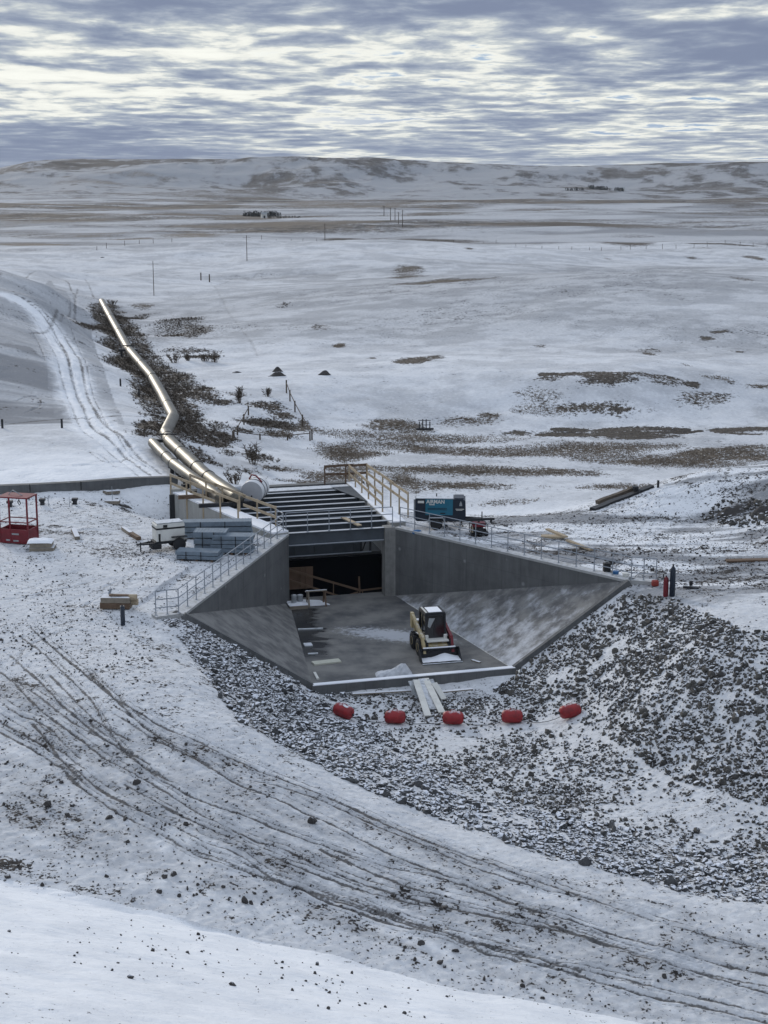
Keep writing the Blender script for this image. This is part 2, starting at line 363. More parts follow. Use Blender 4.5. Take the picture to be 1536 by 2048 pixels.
def ground_material():
    m = bpy.data.materials.new('snowy_ground'); m.use_nodes = True; t = NT(m.node_tree)
    at = lambda n: t.add('ShaderNodeAttribute', attribute_name=n).outputs['Fac']
    geo = t.add('ShaderNodeNewGeometry'); P_ = geo.outputs['Position']
    bare, tan, thin, rut, fine = at('bare'), at('tan'), at('thin'), at('rut'), at('fine')
    broad = t.math('SUBTRACT', 1.0, t.math('MULTIPLY', fine, 0.8))
    nf = t.noise(P_, 3.2, 7, 0.66)
    nm = t.noise(P_, 0.5, 6, 0.6)
    nw = t.noise(P_, 0.07, 6, 0.62)
    brk = t.math('ADD', t.math('MULTIPLY', t.math('SUBTRACT', nf, 0.5), t.math('SUBTRACT', 2.3, t.math('MULTIPLY', fine, 0.6))), t.math('MULTIPLY', broad, t.math('ADD', t.math('MULTIPLY', t.math('SUBTRACT', nm, 0.5), 0.9), t.math('MULTIPLY', t.math('SUBTRACT', nw, 0.5), 0.8))))
    n9 = t.noise(P_, 9.5, 5, 0.62)
    brk = t.math('ADD', brk, t.math('MULTIPLY', t.math('SUBTRACT', n9, 0.5), t.math('ADD', 0.9, t.math('MULTIPLY', fine, 1.5))))
    cov = t.step(t.math('ADD', bare, brk), 0.44, 0.64)
    cov = t.math('MAXIMUM', cov, t.math('MULTIPLY', t.step(t.math('ADD', rut, t.math('MULTIPLY', t.math('SUBTRACT', n9, 0.5), 1.1)), 0.30, 0.72), 0.85))
    snow = t.mix(t.step(nm, 0.35, 0.7), (0.82, 0.835, 0.855), (0.71, 0.73, 0.76))
    soil = t.mix(t.step(nf, 0.35, 0.65), (0.075, 0.066, 0.058), (0.032, 0.029, 0.028))
    grass = t.mix(t.step(nf, 0.35, 0.65), (0.25, 0.21, 0.165), (0.11, 0.092, 0.072))
    thn = t.mix(t.math('MULTIPLY', thin, t.math('ADD', 0.5, t.math('MULTIPLY', 0.5, t.step(t.math('ADD', nf, t.math('MULTIPLY', thin, 0.25)), 0.38, 0.68)))), snow, (0.235, 0.243, 0.258))
    col = t.mix(cov, thn, t.mix(tan, soil, grass))
    nb = t.noise(P_, 9.0, 6, 0.65)
    bp = t.add('ShaderNodeBump', {'Strength': 0.55, 'Distance': 0.06, 'Height': nb}).outputs[0]
    b = t.add('ShaderNodeBsdfPrincipled', {'Base Color': col, 'Roughness': 0.9, 'Specular IOR Level': 0.15, 'Normal': bp})
    t.add('ShaderNodeOutputMaterial', {0: b.outputs[0]})
    return m
M_GROUND = ground_material()

# ---------------------------------------------------------------- ground: one sheet of land in polar rings, finer where it is near
th = np.concatenate([np.linspace(-180, -40, 24)[:-1], np.linspace(-40, -17, 60)[:-1], np.arange(-17, 17.001, 0.05), np.linspace(17, 40, 60)[1:], np.linspace(40, 180, 24)[1:]])
th = np.radians(th)
lr = np.concatenate([np.linspace(math.log(2.0), math.log(18), 16)[:-1], np.arange(math.log(18), math.log(33), 0.004), np.arange(math.log(33), math.log(100), 0.00135),
                     np.arange(math.log(100), math.log(320), 0.0026), np.arange(math.log(320), math.log(2400), 0.0045), np.linspace(math.log(2400), math.log(4200), 24)])
TH, LR = np.meshgrid(th, lr, indexing='ij'); shp = TH.shape
RR = np.exp(LR); GX = RR * np.sin(TH); GY = RR * np.cos(TH)
GZ = h0(GX, GY)
bare = np.zeros(shp); tan = np.zeros(shp); thin = np.zeros(shp); rut = np.zeros(shp); mid_r = np.zeros(shp)
front = np.abs(TH) < R(19)
GS, GQ = to_local(GX, GY)
DD = dam_dist(GX, GY)

def inside(poly, x, y):
    r = np.zeros(np.shape(x), bool); n = len(poly); j = n - 1
    for i in range(n):
        xi, yi = poly[i]; xj, yj = poly[j]
        c = ((yi > y) != (yj > y)) & (x < (xj - xi) * (y - yi) / ((yj - yi) if yj != yi else 1e-9) + xi); r ^= c; j = i
    return r
def world_poly(pts): return [tuple(hit(u, v)[:2]) for u, v in pts]
def box_of(xs, ys, pad):
    """Rings and spokes of the sheet that can lie within pad metres of the given points."""
    a = np.arctan2(xs, ys); r = np.hypot(xs, ys)
    i0, i1 = np.searchsorted(th, [a.min() - pad / r.min(), a.max() + pad / r.min()]); j0, j1 = np.searchsorted(lr, [math.log(max(r.min() - pad, 2)), math.log(r.max() + pad)])
    return slice(max(i0 - 1, 0), i1 + 1), slice(max(j0 - 1, 0), j1 + 1)
def patch(u, v, ru, rv, amt, tn=0.0, soft=0.95, thn=0.0, seed=0):
    """A patch of bare or grassy ground with a ragged outline."""
    c = hit(u, v); k = math.hypot(c.x, c.y); rx = ru * k / 3080
    ry = max(abs(hit(u, v - rv).y - hit(u, v + rv).y) / 2, rx * 0.25); ry = min(ry, rx * 6 + 12)
    sl = box_of(np.array([c.x - rx, c.x + rx]), np.array([c.y - ry, c.y + ry]), max(rx, ry) * 0.8)
    x, y = GX[sl], GY[sl]
    d = np.hypot((x - c.x) / rx, (y - c.y) / ry)
    wl = max(rx, ry) * 0.8
    d = d + (fbm(x, y * min(3, max(.4, rx / ry)), wl, 5, 91 + seed) - .5) * 1.6
    f = 1 - ss(d, 1 - soft, 1.0 + soft * 0.3)
    bare[sl] = np.maximum(bare[sl], f * amt); tan[sl] = np.where(f > .05, tan[sl] * (1 - f) + tn * f, tan[sl])
    if thn: thin[sl] = np.maximum(thin[sl], f * thn)
def seg_dist(x, y, pl):
    best = np.full(x.shape, 1e9); along = np.zeros(x.shape); acc = 0; side = np.zeros(x.shape)
    for (ax, ay), (bx, by) in zip(pl[:-1], pl[1:]):
        dx, dy = bx - ax, by - ay; l = math.hypot(dx, dy) + 1e-9
        tt = np.clip(((x - ax) * dx + (y - ay) * dy) / (l * l), 0, 1)
        d = np.hypot(x - ax - tt * dx, y - ay - tt * dy); b = d < best
        best = np.where(b, d, best); along = np.where(b, acc + tt * l, along); side = np.where(b, np.sign((x - ax) * dy - (y - ay) * dx), side); acc += l
    return best, along, side
def smooth_line(pts, n=6):
    pts = [np.array(p, float) for p in pts]; out = []
    for i in range(len(pts) - 1):
        p0, p1, p2, p3 = pts[max(i - 1, 0)], pts[i], pts[i + 1], pts[min(i + 2, len(pts) - 1)]
        for k in range(n):
            s_ = k / n; out.append(0.5 * (2 * p1 + (p2 - p0) * s_ + (2 * p0 - 5 * p1 + 4 * p2 - p3) * s_ ** 2 + (3 * p1 - p0 - 3 * p2 + p3) * s_ ** 3))
    return out + [pts[-1]]
_tk = 0
def track(uvs, wd=0.14, amt=0.62, depth=0.05, tn=0.0, ridge=0.04, white=0.0):
    """A wheel rut worn through the snow along a line on the ground."""
    global _tk; _tk += 1
    pl = [tuple(p) for p in smooth_line([hit(u, v)[:2] for u, v in uvs], 5)]
    for a0 in range(0, len(pl) - 1, 6):
        sub = pl[max(a0 - 1, 0):a0 + 8]; xs = np.array([p[0] for p in sub]); ys = np.array([p[1] for p in sub])
        sl = box_of(xs, ys, 1.2); x, y = GX[sl], GY[sl]
        if not x.size: continue
        d, al, sd = seg_dist(x, y, sub)
        d = d + (vnoise(x / .4, y / .4, 40 + _tk) - .5) * wd * .7
        mod = 0.62 + 0.75 * fbm(x, y, 2.6, 3, 60 + _tk)
        f = np.exp(-(d / wd) ** 2) * mod
        if white:
            bare[sl] = np.where(f > .25, bare[sl] * (1 - np.clip(f, 0, 1)), bare[sl]); thin[sl] *= 1 - np.clip(f * white, 0, 1)
        else:
            rut[sl] = np.maximum(rut[sl], np.clip(f, 0, 1.1) * amt)
        GZ[sl] -= depth * np.clip(f, 0, 1) * 0.5
        GZ[sl] += ridge * np.exp(-((d - wd * 2.0) / wd) ** 2) * (vnoise(x / .35, y / .35, 7 + _tk)) * .5

# --- broad cover: how much soil, grass or thin snow shows
r_ = RR
nA = np.where(front, fbm(GX, GY, 0.8, 4, 1, .6), .5); nB = np.where(front, fbm(GX, GY, 5, 4, 11), .5); nC = np.where(front, fbm(GX * .5, GY, 34, 5, 21, .55), .5)
nD = np.where(front, fbm(GX * .35, GY, 130, 5, 25, .55), .5)
near = 1 - ss(r_, 88, 100)
pad = near * (DD < 0)
bare += pad * (0.27 * ss(nA, .50, .74) + 0.22 * (nB - .42))
thin += pad * 0.42
bare += pad * .10
left_pad = pad * (GX < -5) * ss(r_, 52, 62)
right_pad = pad * (GX > 2.5) * ss(r_, 66, 72) * (GZ > 3.4)
lines = fbm(GX * .16 + GY * .03, GY, 1.1, 4, 51, .6)
bare += right_pad * (0.34 * ss(lines, .48, .70) + .06); thin = np.where(right_pad > 0, thin * (1 - right_pad) + right_pad * (.10 + .85 * ss(fbm(GX * .22 + GY * .04, GY, 1.5, 4, 53, .6), .40, .62)), thin)
bare += left_pad * (0.16 * ss(fbm(GX * .3, GY * .9, 1.2, 3, 55), .5, .75) + 0.02)
mid = ss(r_, 98, 112) * (1 - ss(r_, 420, 520))
bare += mid * (0.06 + 0.18 * ss(nC, .52, .75) + .30 * (nA - .5) + .16 * (nB - .5)); thin += mid * (.28 + .22 * ss(nC, .45, .7) + .22 * ss(fbm(GX * .8 + GY * .12, GY, 4, 5, 47, .68), .40, .62) + .12 * ss(r_, 150, 230))  # thin snow, plus grey painted in for shade on the facing slopes
farp = ss(r_, 430, 520) * (1 - ss(r_, 1350, 1650))
nE = np.where(front, fbm(GX * .22, GY, 60, 5, 29, .62), .5)
bare += farp * (0.25 + .8 * ss(nD, .48, .66) * (0.3 + nC) + 1.0 * (nE - .48) + .8 * (nC - .48)); tan += farp * ss(nB + nC, .8, 1.2) * .75; thin += farp * (.65 + .3 * ss(nC, .4, .6))
hil = ss(r_, 1350, 1650)
nH = np.where(hil > 0, fbm(GX, GY * .8, 170, 6, 35, .62), .5); nG = np.where(hil > 0, fbm(GX * 1.3 + GY * .15, GY * .45, 70, 5, 37, .65), .5)
bare += hil * np.clip(.44 + 1.6 * (nG - .5) + 1.1 * (nH - .5) + 2.0 * (fbm(GX * .8, GY * .4, 20, 5, 39, .68) - .5), 0, .72)
bare += hil * .35 * ss(GZ, 30, 37)
tan += hil * .22 * ss(nH, .35, .65); thin += hil * .85
# embankment on the left: thin dusty snow, cleaner along the track
emb = inside(world_poly([(-400, 552), (0, 553), (100, 562), (140, 590), (175, 625), (190, 690), (215, 760), (250, 850), (-400, 848)]), GX, GY) & (r_ > 100)
thin = np.where(emb, .60 + .6 * (fbm(GX * .25 + GY * .1, GY, 4, 4, 62, .6) - .3), thin); bare = np.where(emb, .16 + .45 * (nA - .45) + .5 * (fbm(GX * .3 + GY * .15, GY, 2.2, 4, 63, .6) - .5), bare)
lowb = inside(world_poly([(-400, 690), (60, 690), (110, 740), (145, 846), (-400, 846)]), GX, GY) & (r_ > 100)
thin = np.where(lowb, 1.0 - .35 * ss(fbm(GX * .2 + GY * .1, GY, 3, 4, 61), .5, .7), thin)
# creek flat: bands of dry grass
for a in [(900, 905, 330, 13, .62, 1), (690, 905, 100, 22, .66, 1), (1300, 922, 320, 15, .60, 1), (1060, 938, 330, 9, .66, 1), (960, 972, 200, 15, .60, 1), (1230, 975, 200, 8, .5, 1), (800, 965, 60, 20, .6, 1),
          (700, 938, 110, 9, .62, 1), (660, 955, 110, 12, .5, 1), (1480, 908, 160, 16, .58, 1), (780, 848, 90, 20, .55, .9), (860, 880, 260, 8, .45, 1), (1150, 895, 300, 7, .5, 1), (1000, 1005, 160, 5, .3, 1),
          (1235, 858, 130, 6, 1.0, .15), (1210, 868, 200, 5, 1.0, .2), (1042, 866, 36, 6, .95, .3), (1490, 857, 80, 9, .8, .4), (1500, 868, 60, 4, .95, .3), (900, 940, 60, 3, .8, .5), (1110, 938, 40, 4, .9, .4),
          (1210, 757, 115, 16, .72, .25), (1100, 760, 60, 7, .5, .3), (1330, 768, 60, 7, .6, .3), (1190, 815, 120, 22, .62, .45), (1240, 822, 40, 10, .85, .3), (1400, 803, 90, 22, .52, .5), (1395, 805, 22, 7, .8, .3), (985, 832, 30, 9, .7, .4),
          (950, 840, 110, 18, .45, .6), (1090, 795, 80, 25, .42, .5), (1440, 762, 60, 10, .5, .6), (1520, 775, 40, 9, .7, .5), (1060, 820, 100, 20, .4, .5),
          (818, 720, 62, 9, .85, .35), (745, 715, 15, 3, .7, .2), (865, 716, 30, 5, .7, .3), (676, 689, 17, 5, .85, .5), (1410, 676, 26, 9, .85, .3), (1440, 664, 25, 5, .7, .3), (1295, 708, 22, 6, .85, .35), (1300, 700, 40, 5, .5, .3), (1480, 703, 13, 3, .85, .3), (1085, 690, 22, 7, .5, .4), (1370, 730, 18, 4, .5, .5),
          (815, 540, 40, 6, .7, .4), (812, 553, 50, 8, .85, .35), (890, 561, 100, 4, .7, .4), (940, 512, 14, 3, .8, .3), (1400, 503, 20, 2, .8, .4), (1385, 520, 16, 2, .8, .4), (1515, 520, 25, 4, .7, .5), (1480, 560, 45, 5, .5, .4), (1405, 502, 60, 3, .6, .3), (1215, 525, 15, 3, .6, .4), (640, 655, 25, 8, .45, .4), (570, 610, 18, 6, .45, .3),
          # the gully under the pipe
          (222, 640, 26, 34, .85, .25), (248, 660, 34, 26, .9, .2), (270, 690, 48, 28, .85, .25), (225, 690, 36, 22, .75, .35), (262, 720, 50, 14, .85, .25), (300, 745, 62, 18, .8, .35), (350, 760, 56, 14, .85, .2), (330, 785, 70, 16, .72, .5), (385, 790, 56, 14, .72, .4), (370, 820, 30, 12, .85, .2), (390, 838, 36, 14, .9, .2), (300, 850, 40, 16, .75, .3), (330, 870, 56, 14, .75, .3), (395, 868, 50, 9, .95, .15), (350, 845, 40, 22, .8, .25), (385, 915, 40, 10, .7, .35), (285, 870, 20, 14, .6, .4),
          (350, 640, 60, 26, .42, .2), (395, 660, 46, 18, .45, .45), (370, 700, 60, 10, .5, .2), (400, 716, 50, 6, .75, .3), (290, 610, 40, 8, .6, .3), (350, 668, 30, 6, .6, .2),
          # weedy plot behind the culvert
          (545, 848, 78, 12, .95, .25), (560, 830, 40, 10, .7, .5), (530, 815, 60, 10, .55, .5), (480, 860, 30, 7, .7, .3), (560, 870, 60, 10, .6, .8), (605, 850, 22, 26, .8, .3), (470, 790, 30, 8, .5, .3), (430, 850, 30, 20, .5, .4),
          (520, 915, 40, 14, .6, .4), (570, 940, 60, 12, .55, .5), (480, 940, 40, 9, .5, .4), (610, 965, 70, 7, .5, .6), (460, 905, 26, 12, .45, .4),
          # far plain
          (850, 474, 160, 8, .75, .15), (700, 478, 70, 7, .7, .2), (1190, 453, 120, 8, .75, .45), (1080, 452, 60, 4, .8, .3), (1400, 447, 160, 5, .6, .5), (380, 464, 120, 6, .7, .9), (220, 471, 110, 4, .75, .8), (60, 491, 110, 4, .7, .9), (470, 442, 110, 5, .75, .5), (420, 430, 130, 4, .5, .7), (600, 449, 110, 5, .65, .9), (700, 408, 220, 5, .5, .9), (150, 428, 160, 4, .6, .5), (1250, 470, 130, 4, .6, .4), (1420, 497, 110, 2, .7, .3), (1240, 495, 60, 2, .8, .3), (1000, 486, 60, 4, .55, .4), (900, 430, 130, 3, .6, .5), (1150, 418, 200, 3, .55, .5), (1420, 380, 90, 4, .6, .3), (1460, 410, 90, 6, .6, .3), (200, 365, 120, 7, .5, 1), (230, 350, 120, 9, .45, 1), (300, 372, 110, 5, .6, .5), (640, 372, 50, 3, .8, .2), (600, 362, 110, 6, .5, .3)]:
    patch(a[0], a[1], a[2], a[3], min(1, a[4] * 1.2), *a[5:], seed=int(a[0]) % 17)
def strip(uvs, wd, amt, tn, seed=0):
    pl = [tuple(p) for p in smooth_line([hit(u, v)[:2] for u, v in uvs], 4)]; xs = np.array([p[0] for p in pl]); ys = np.array([p[1] for p in pl])
    sl = box_of(xs, ys, wd * 2.5); x, y = GX[sl], GY[sl]; dd_, al, sd = seg_dist(x, y, pl)
    dd_ = dd_ / (wd * .66) + (fbm(x, y, wd * 1.6, 5, 300 + seed) - .5) * 1.6; f = 1 - ss(dd_, .55, 1.15); f2 = f * (.42 + .75 * fbm(x, y, 2.4, 4, 310 + seed))
    bare[sl] = np.maximum(bare[sl], f2 * amt); tan[sl] = tan[sl] * (1 - f) + (tn + .5 * (fbm(x, y, 4, 3, 320) - .5)) * f
strip([(207, 606), (228, 640), (250, 672), (275, 715), (315, 752), (350, 790)], 3.6, .92, .35, 1); strip([(245, 640), (275, 690), (330, 745), (400, 790), (440, 806)], 2.6, .80, .3, 2)
strip([(350, 790), (372, 830), (368, 862), (400, 880), (440, 872)], 2.4, .9, .3, 3); strip([(230, 690), (262, 730), (290, 780), (320, 840), (300, 868)], 1.9, .72, .55, 4); strip([(345, 880), (390, 905), (430, 930)], 1.6, .7, .4, 5)
strip([(1085, 869), (1180, 867), (1290, 865), (1400, 862)], .9, 1.5, .15, 7); strip([(1110, 859), (1230, 857), (1370, 858)], .8, 1.4, .15, 8); strip([(1440, 862), (1490, 857), (1560, 852)], 1.6, 1.3, .3, 9); strip([(1085, 752), (1160, 750), (1240, 748), (1330, 758), (1380, 768)], 1.6, 1.2, .25, 10)
# the pad: scattered darker ground
for a in [(240, 1100, 140, 22, .5), (190, 1010, 30, 5, .6), (250, 1020, 26, 7, .75), (120, 1065, 120, 7, .55), (400, 1120, 60, 12, .3), (1180, 1045, 300, 10, .45), (1300, 1075, 180, 14, .4), (1100, 1028, 300, 4, .7), (1480, 1010, 70, 14, .8), (1450, 1045, 40, 7, .7), (1290, 990, 90, 9, .4), (1420, 965, 110, 14, .5), (1460, 985, 110, 22, .5), (1500, 955, 80, 12, .5), (1440, 1130, 90, 8, .3),
          (1010, 1520, 140, 40, .42), (1130, 1590, 150, 40, .45), (1340, 1680, 150, 30, .45), (950, 1390, 100, 14, .4), (1060, 1410, 70, 30, .35), (60, 1745, 90, 14, .6), (10, 1730, 60, 20, .7), (180, 1780, 90, 10, .45), (330, 1660, 300, 60, .24), (120, 1600, 160, 90, .2)]:
    patch(*a, seed=int(a[1]) % 13)
MOUND = world_poly([(985, 1382), (1050, 1330), (1110, 1285), (1190, 1220), (1262, 1184), (1350, 1198), (1400, 1225), (1470, 1250), (1536, 1262), (1650, 1290), (1650, 1640), (1480, 1600), (1350, 1560), (1250, 1500), (1150, 1440), (1090, 1410)])
BAND = world_poly([(322, 1240), (385, 1232), (500, 1302), (628, 1372), (690, 1388), (725, 1430), (770, 1475), (830, 1520), (900, 1560), (1000, 1600), (1200, 1650), (1400, 1690), (1536, 1700), (1660, 1740), (1660, 1850), (1536, 1815), (1350, 1780), (1200, 1740), (1050, 1700), (900, 1645), (760, 1592), (620, 1525), (480, 1445), (430, 1380), (370, 1290)])
PITF = world_poly([(690, 1388), (1040, 1380), (1110, 1420), (1200, 1480), (1320, 1560), (1480, 1610), (1650, 1660), (1660, 1740), (1536, 1700), (1400, 1690), (1200, 1650), (1000, 1600), (900, 1560), (830, 1520), (770, 1475), (725, 1430)])
inB = inside(BAND, GX, GY) & (r_ < 90); inM = inside(MOUND, GX, GY) & (r_ < 90); inP = inside(PITF, GX, GY) & (r_ < 90)
bare = np.where(inB, np.maximum(bare, .34 + .5 * (nA - .4) + .5 * (nB - .5)), bare); bare = np.where(inM, .20 + .5 * (nA - .4) + .3 * (nB - .5), bare)
bare = np.where(inP, np.maximum(bare, .22 + .5 * (nA - .4) + .45 * (nB - .5)), bare)
# the road: worn ground, then ruts
ROADW = inside(world_poly([(-500, 1330), (0, 1345), (200, 1420), (420, 1490), (620, 1580), (800, 1650), (1000, 1720), (1250, 1790), (1536, 1850), (1900, 1900), (1900, 2060), (1536, 2060), (1250, 2030), (900, 1925), (500, 1800), (0, 1700), (-500, 1560)]), GX, GY) & (r_ < 75) & (DD < 0)
along_ = fbm(GX * .55 + GY * .75, GX * .12 - GY * .05, .5, 4, 57, .6)
thin = np.where(ROADW, .58 + .6 * (along_ - .5) + .4 * (nA - .5), thin); bare = np.where(ROADW, bare + .20 * ss(along_, .5, .72), bare)
for uv in [[(-60, 1400), (0, 1441), (55, 1473), (137, 1528), (228, 1596), (346, 1651), (410, 1687), (478, 1712), (560, 1765), (780, 1845), (960, 1890), (1100, 1935), (1300, 1990), (1540, 2046)],
           [(-60, 1300), (-10, 1335), (27, 1364), (59, 1400), (109, 1441), (160, 1478), (214, 1519), (273, 1551), (337, 1587), (410, 1633), (492, 1674), (570, 1701), (640, 1735), (800, 1790), (1000, 1838), (1130, 1866), (1250, 1905), (1400, 1945), (1540, 1976)],
           [(40, 1270), (95, 1315), (137, 1355), (182, 1400), (214, 1455), (255, 1505), (296, 1542), (364, 1583), (424, 1610), (501, 1637), (583, 1669), (640, 1690), (760, 1730), (900, 1762), (1050, 1815), (1200, 1862), (1536, 1952)],
           [(20, 1310), (82, 1364), (114, 1400), (150, 1432), (196, 1469), (237, 1496), (292, 1537), (346, 1564)],
           [(60, 1255), (110, 1298), (155, 1337), (205, 1378), (255, 1414), (319, 1450), (387, 1478), (437, 1505), (501, 1533), (592, 1569), (700, 1614), (900, 1700), (1060, 1755), (1240, 1820), (1400, 1866), (1540, 1902)],
           [(228, 1428), (296, 1469), (355, 1501), (410, 1528), (478, 1569), (547, 1596), (620, 1628), (700, 1669), (760, 1700), (900, 1756)],
           [(64, 1446), (91, 1478), (123, 1519), (164, 1560)], [(0, 1405), (36, 1428), (91, 1450), (128, 1487), (160, 1514)],
           [(0, 1464), (59, 1496), (118, 1533), (150, 1564), (205, 1605), (255, 1637), (319, 1669), (387, 1706), (455, 1733), (547, 1760), (638, 1792), (780, 1835), (1000, 1912), (1160, 1940), (1300, 1970), (1540, 2030)],
           [(640, 1700), (800, 1768), (1000, 1822), (1130, 1862), (1300, 1915), (1540, 1990)], [(390, 1702), (560, 1768), (700, 1806), (850, 1860), (960, 1896)],
           [(700, 1800), (900, 1870), (1060, 1912), (1160, 1944)], [(500, 1560), (640, 1600), (820, 1680), (960, 1740), (1180, 1800)], [(250, 1570), (400, 1650), (560, 1720), (720, 1780), (900, 1820)],
           [(60, 1380), (140, 1440), (230, 1490), (300, 1530)], [(180, 1350), (260, 1430), (330, 1480), (420, 1530)], [(100, 1350), (150, 1400), (190, 1440), (260, 1480)]]:
    track(uv, wd=.075, amt=.82, depth=.05)
    dv = random.Random(len(uv) + int(uv[0][0])).uniform(7, 14)
    track([(u + 3, v - dv) for u, v in uv[:-1]], wd=.05, amt=.62, depth=.03); track([(u - 2, v + dv * .7) for u, v in uv[1:]], wd=.04, amt=.5, depth=.02); track([(u + 1, v - dv * 1.9) for u, v in uv[:-1]], wd=.035, amt=.42, depth=.02)
for uv in [[(0, 1200), (50, 1193), (120, 1180), (180, 1166)], [(130, 1205), (200, 1180), (260, 1150)], [(0, 1170), (120, 1150), (240, 1120)], [(30, 1330), (60, 1290), (140, 1262), (280, 1275)], [(0, 1085), (140, 1062), (270, 1058)], [(0, 1060), (120, 1062), (300, 1056)],
           [(90, 1240), (160, 1215), (206, 1190)], [(0, 1290), (60, 1270), (150, 1240)],
           [(1050, 1106), (1300, 1090), (1560, 1078)], [(980, 1060), (1200, 1052), (1560, 1046)], [(1130, 1120), (1350, 1100), (1560, 1092)], [(1000, 1040), (1300, 1034), (1560, 1030)], [(1250, 1060), (1310, 1075), (1380, 1085), (1480, 1108)], [(1340, 1060), (1380, 1072), (1440, 1082)], [(1130, 1070), (1160, 1080), (1240, 1086)], [(1350, 1150), (1450, 1138), (1560, 1134)], [(1300, 1225), (1400, 1190), (1560, 1170)], [(1180, 1030), (1260, 1000), (1340, 975)], [(1230, 1028), (1330, 992), (1420, 960)], [(1290, 1020), (1400, 985), (1500, 950)], [(1220, 1015), (1300, 985), (1370, 960)]]:
    track(uv, wd=.10, amt=.5, depth=.03, ridge=.03)
for uv in [[(0, 585), (40, 600), (85, 640), (120, 700), (135, 760), (150, 800), (180, 860), (230, 900), (290, 950)], [(20, 590), (75, 620), (115, 665), (150, 720), (165, 790), (200, 850), (260, 905), (312, 948)]]:
    track(uv, wd=1.1, white=.95, depth=.12, ridge=.0)
    track([(u + 9, v - 3) for u, v in uv], wd=.22, amt=.62, depth=.05, ridge=.08); track([(u - 10, v + 3) for u, v in uv], wd=.16, amt=.5, depth=.05, ridge=.05)
for uv in [[(60, 590), (100, 640), (128, 700), (150, 770)], [(100, 600), (140, 650), (170, 720), (190, 800), (240, 880), (300, 935)], [(0, 640), (60, 660), (90, 720)], [(180, 905), (215, 925), (262, 915)], [(150, 895), (200, 910), (230, 935)], [(0, 940), (150, 930), (270, 938)], [(30, 800), (70, 790), (80, 810), (50, 825)]]:
    track(uv, wd=.12, amt=.55, depth=.04, ridge=.06)
for uv in [[(0, 548), (60, 549), (110, 556), (140, 575), (150, 610), (120, 640)], [(400, 845), (0, 850)], [(155, 580), (140, 610), (100, 650), (60, 670)], [(170, 560), (200, 600)]]:
    track(uv, wd=.3, amt=.55, depth=.05, ridge=0)
for uv in [[(310, 530), (345, 545), (385, 556)], [(420, 562), (445, 600), (470, 640), (500, 680), (515, 712)], [(300, 590), (420, 570), (480, 555), (540, 530)]]:
    track(uv, wd=.4, amt=.42, depth=.05, ridge=0)
# dam slope: clean deep snow with a few stones showing
dam = DD > 0
bare = np.where(dam & (r_ < 120), .02 + .2 * np.exp(-(DD / .5) ** 2) * nA, bare); thin = np.where(dam & (r_ < 120), .06, thin)
# --- fine relief
rel = (fbm(GX, GY, 1.6, 4, 70) - .5) * .16 + (vnoise(GX / .18, GY / .18, 75) - .5) * .04
GZ += np.where(front, rel * np.where(dam, .25, 1.0) * (1 - ss(r_, 90, 130)), 0)
GZ += np.where(front & (r_ > 95), (fbm(GX, GY, 7, 4, 80) - .5) * .7 * ss(r_, 100, 140) * (1 - .8 * ss(r_, 150, 200)), 0)
GZ += np.where(front & (r_ > 130), (fbm(GX * .6, GY, 45, 5, 83) - .5) * 4.2 * ss(r_, 150, 300), 0)
GZ += np.where(front & (r_ > 140), (fbm(GX, GY * .8, 16, 4, 84) - .5) * .9 * ss(r_, 150, 200) * (1 - ss(r_, 420, 520)), 0)
GZ += np.where(front & (r_ > 200), (fbm(GX * .7, GY, 95, 4, 86) - .5) * 4.0 * ss(r_, 230, 480) * (1 - ss(r_, 1300, 1500)), 0)
GZ += np.where(front & (r_ > 1200), -np.abs(fbm(GX, GY * .6, 190, 5, 88) - .5) * 26 * ss(r_, 1400, 1750) * (1 - ss(r_, 2050, 2250)) + 3.5 * ss(r_, 1400, 1750) * (1 - ss(r_, 2050, 2250)), 0)
GZ += np.where(dam & (r_ < 120), (fbm(GX * .5 + GY * .3, GY, 1.6, 5, 85, .55) - .5) * .34, 0)
# keep it under the concrete where it meets the structure
fl = (GS > 13.9) & (GS < 16.5) & (np.abs(GQ) < 12.5)
lim = np.where(np.abs(GQ) < 5.2, -.30, np.minimum(3.8, -.12 + (np.abs(GQ) - 4.85) / 5.75 * 3.85 - .10))
GZ = np.where(fl, np.minimum(GZ, lim + (GS - 13.9) * .35), GZ)
wing = (GS > -1) & (GS < 14.2) & (np.abs(GQ) < 3 + .551 * GS + 3) & (r_ < 95)
GZ = np.where(wing, np.minimum(GZ, 3.84), GZ)

# --- cut it into named pieces that share their borders
ni, nj = shp; idx = np.arange(ni * nj).reshape(shp)
quads = np.stack([idx[:-1, :-1], idx[:-1, 1:], idx[1:, 1:], idx[1:, :-1]], -1).reshape(-1, 4)
def cen(A): return (A[:-1, :-1] + A[1:, 1:]).ravel() / 2
qs, qq, qr, qd = cen(GS), cen(GQ), cen(RR), cen(DD)
inner = lambda sgn: np.where(qs >= 0, 3 + .551 * qs + .22, np.where(sgn < 0, 3 - qs * .30 + .35, 3.0 + .25))
foot = (qs > -12.6) & (qs < 13.95) & (((qq < 0) & (-qq < inner(-1))) | ((qq >= 0) & (qq < inner(1)))) & (qr < 110)
reg = np.zeros(len(quads), int)
reg[(qr > 1330)] = 1
rd = (cen(ROADW.astype(float)) > .5); reg[rd] = 2
reg[(qd > 0) & (qr < 120)] = 3
reg[foot] = -1
NX = len(GX.ravel()); allV = np.stack([GX.ravel(), GY.ravel(), GZ.ravel()], -1)
ATT = {'bare': bare.ravel(), 'tan': np.clip(tan, 0, 1).ravel(), 'thin': np.clip(thin, 0, 1).ravel(), 'rut': rut.ravel(), 'fine': (1 - ss(RR, 85, 105)).ravel()}
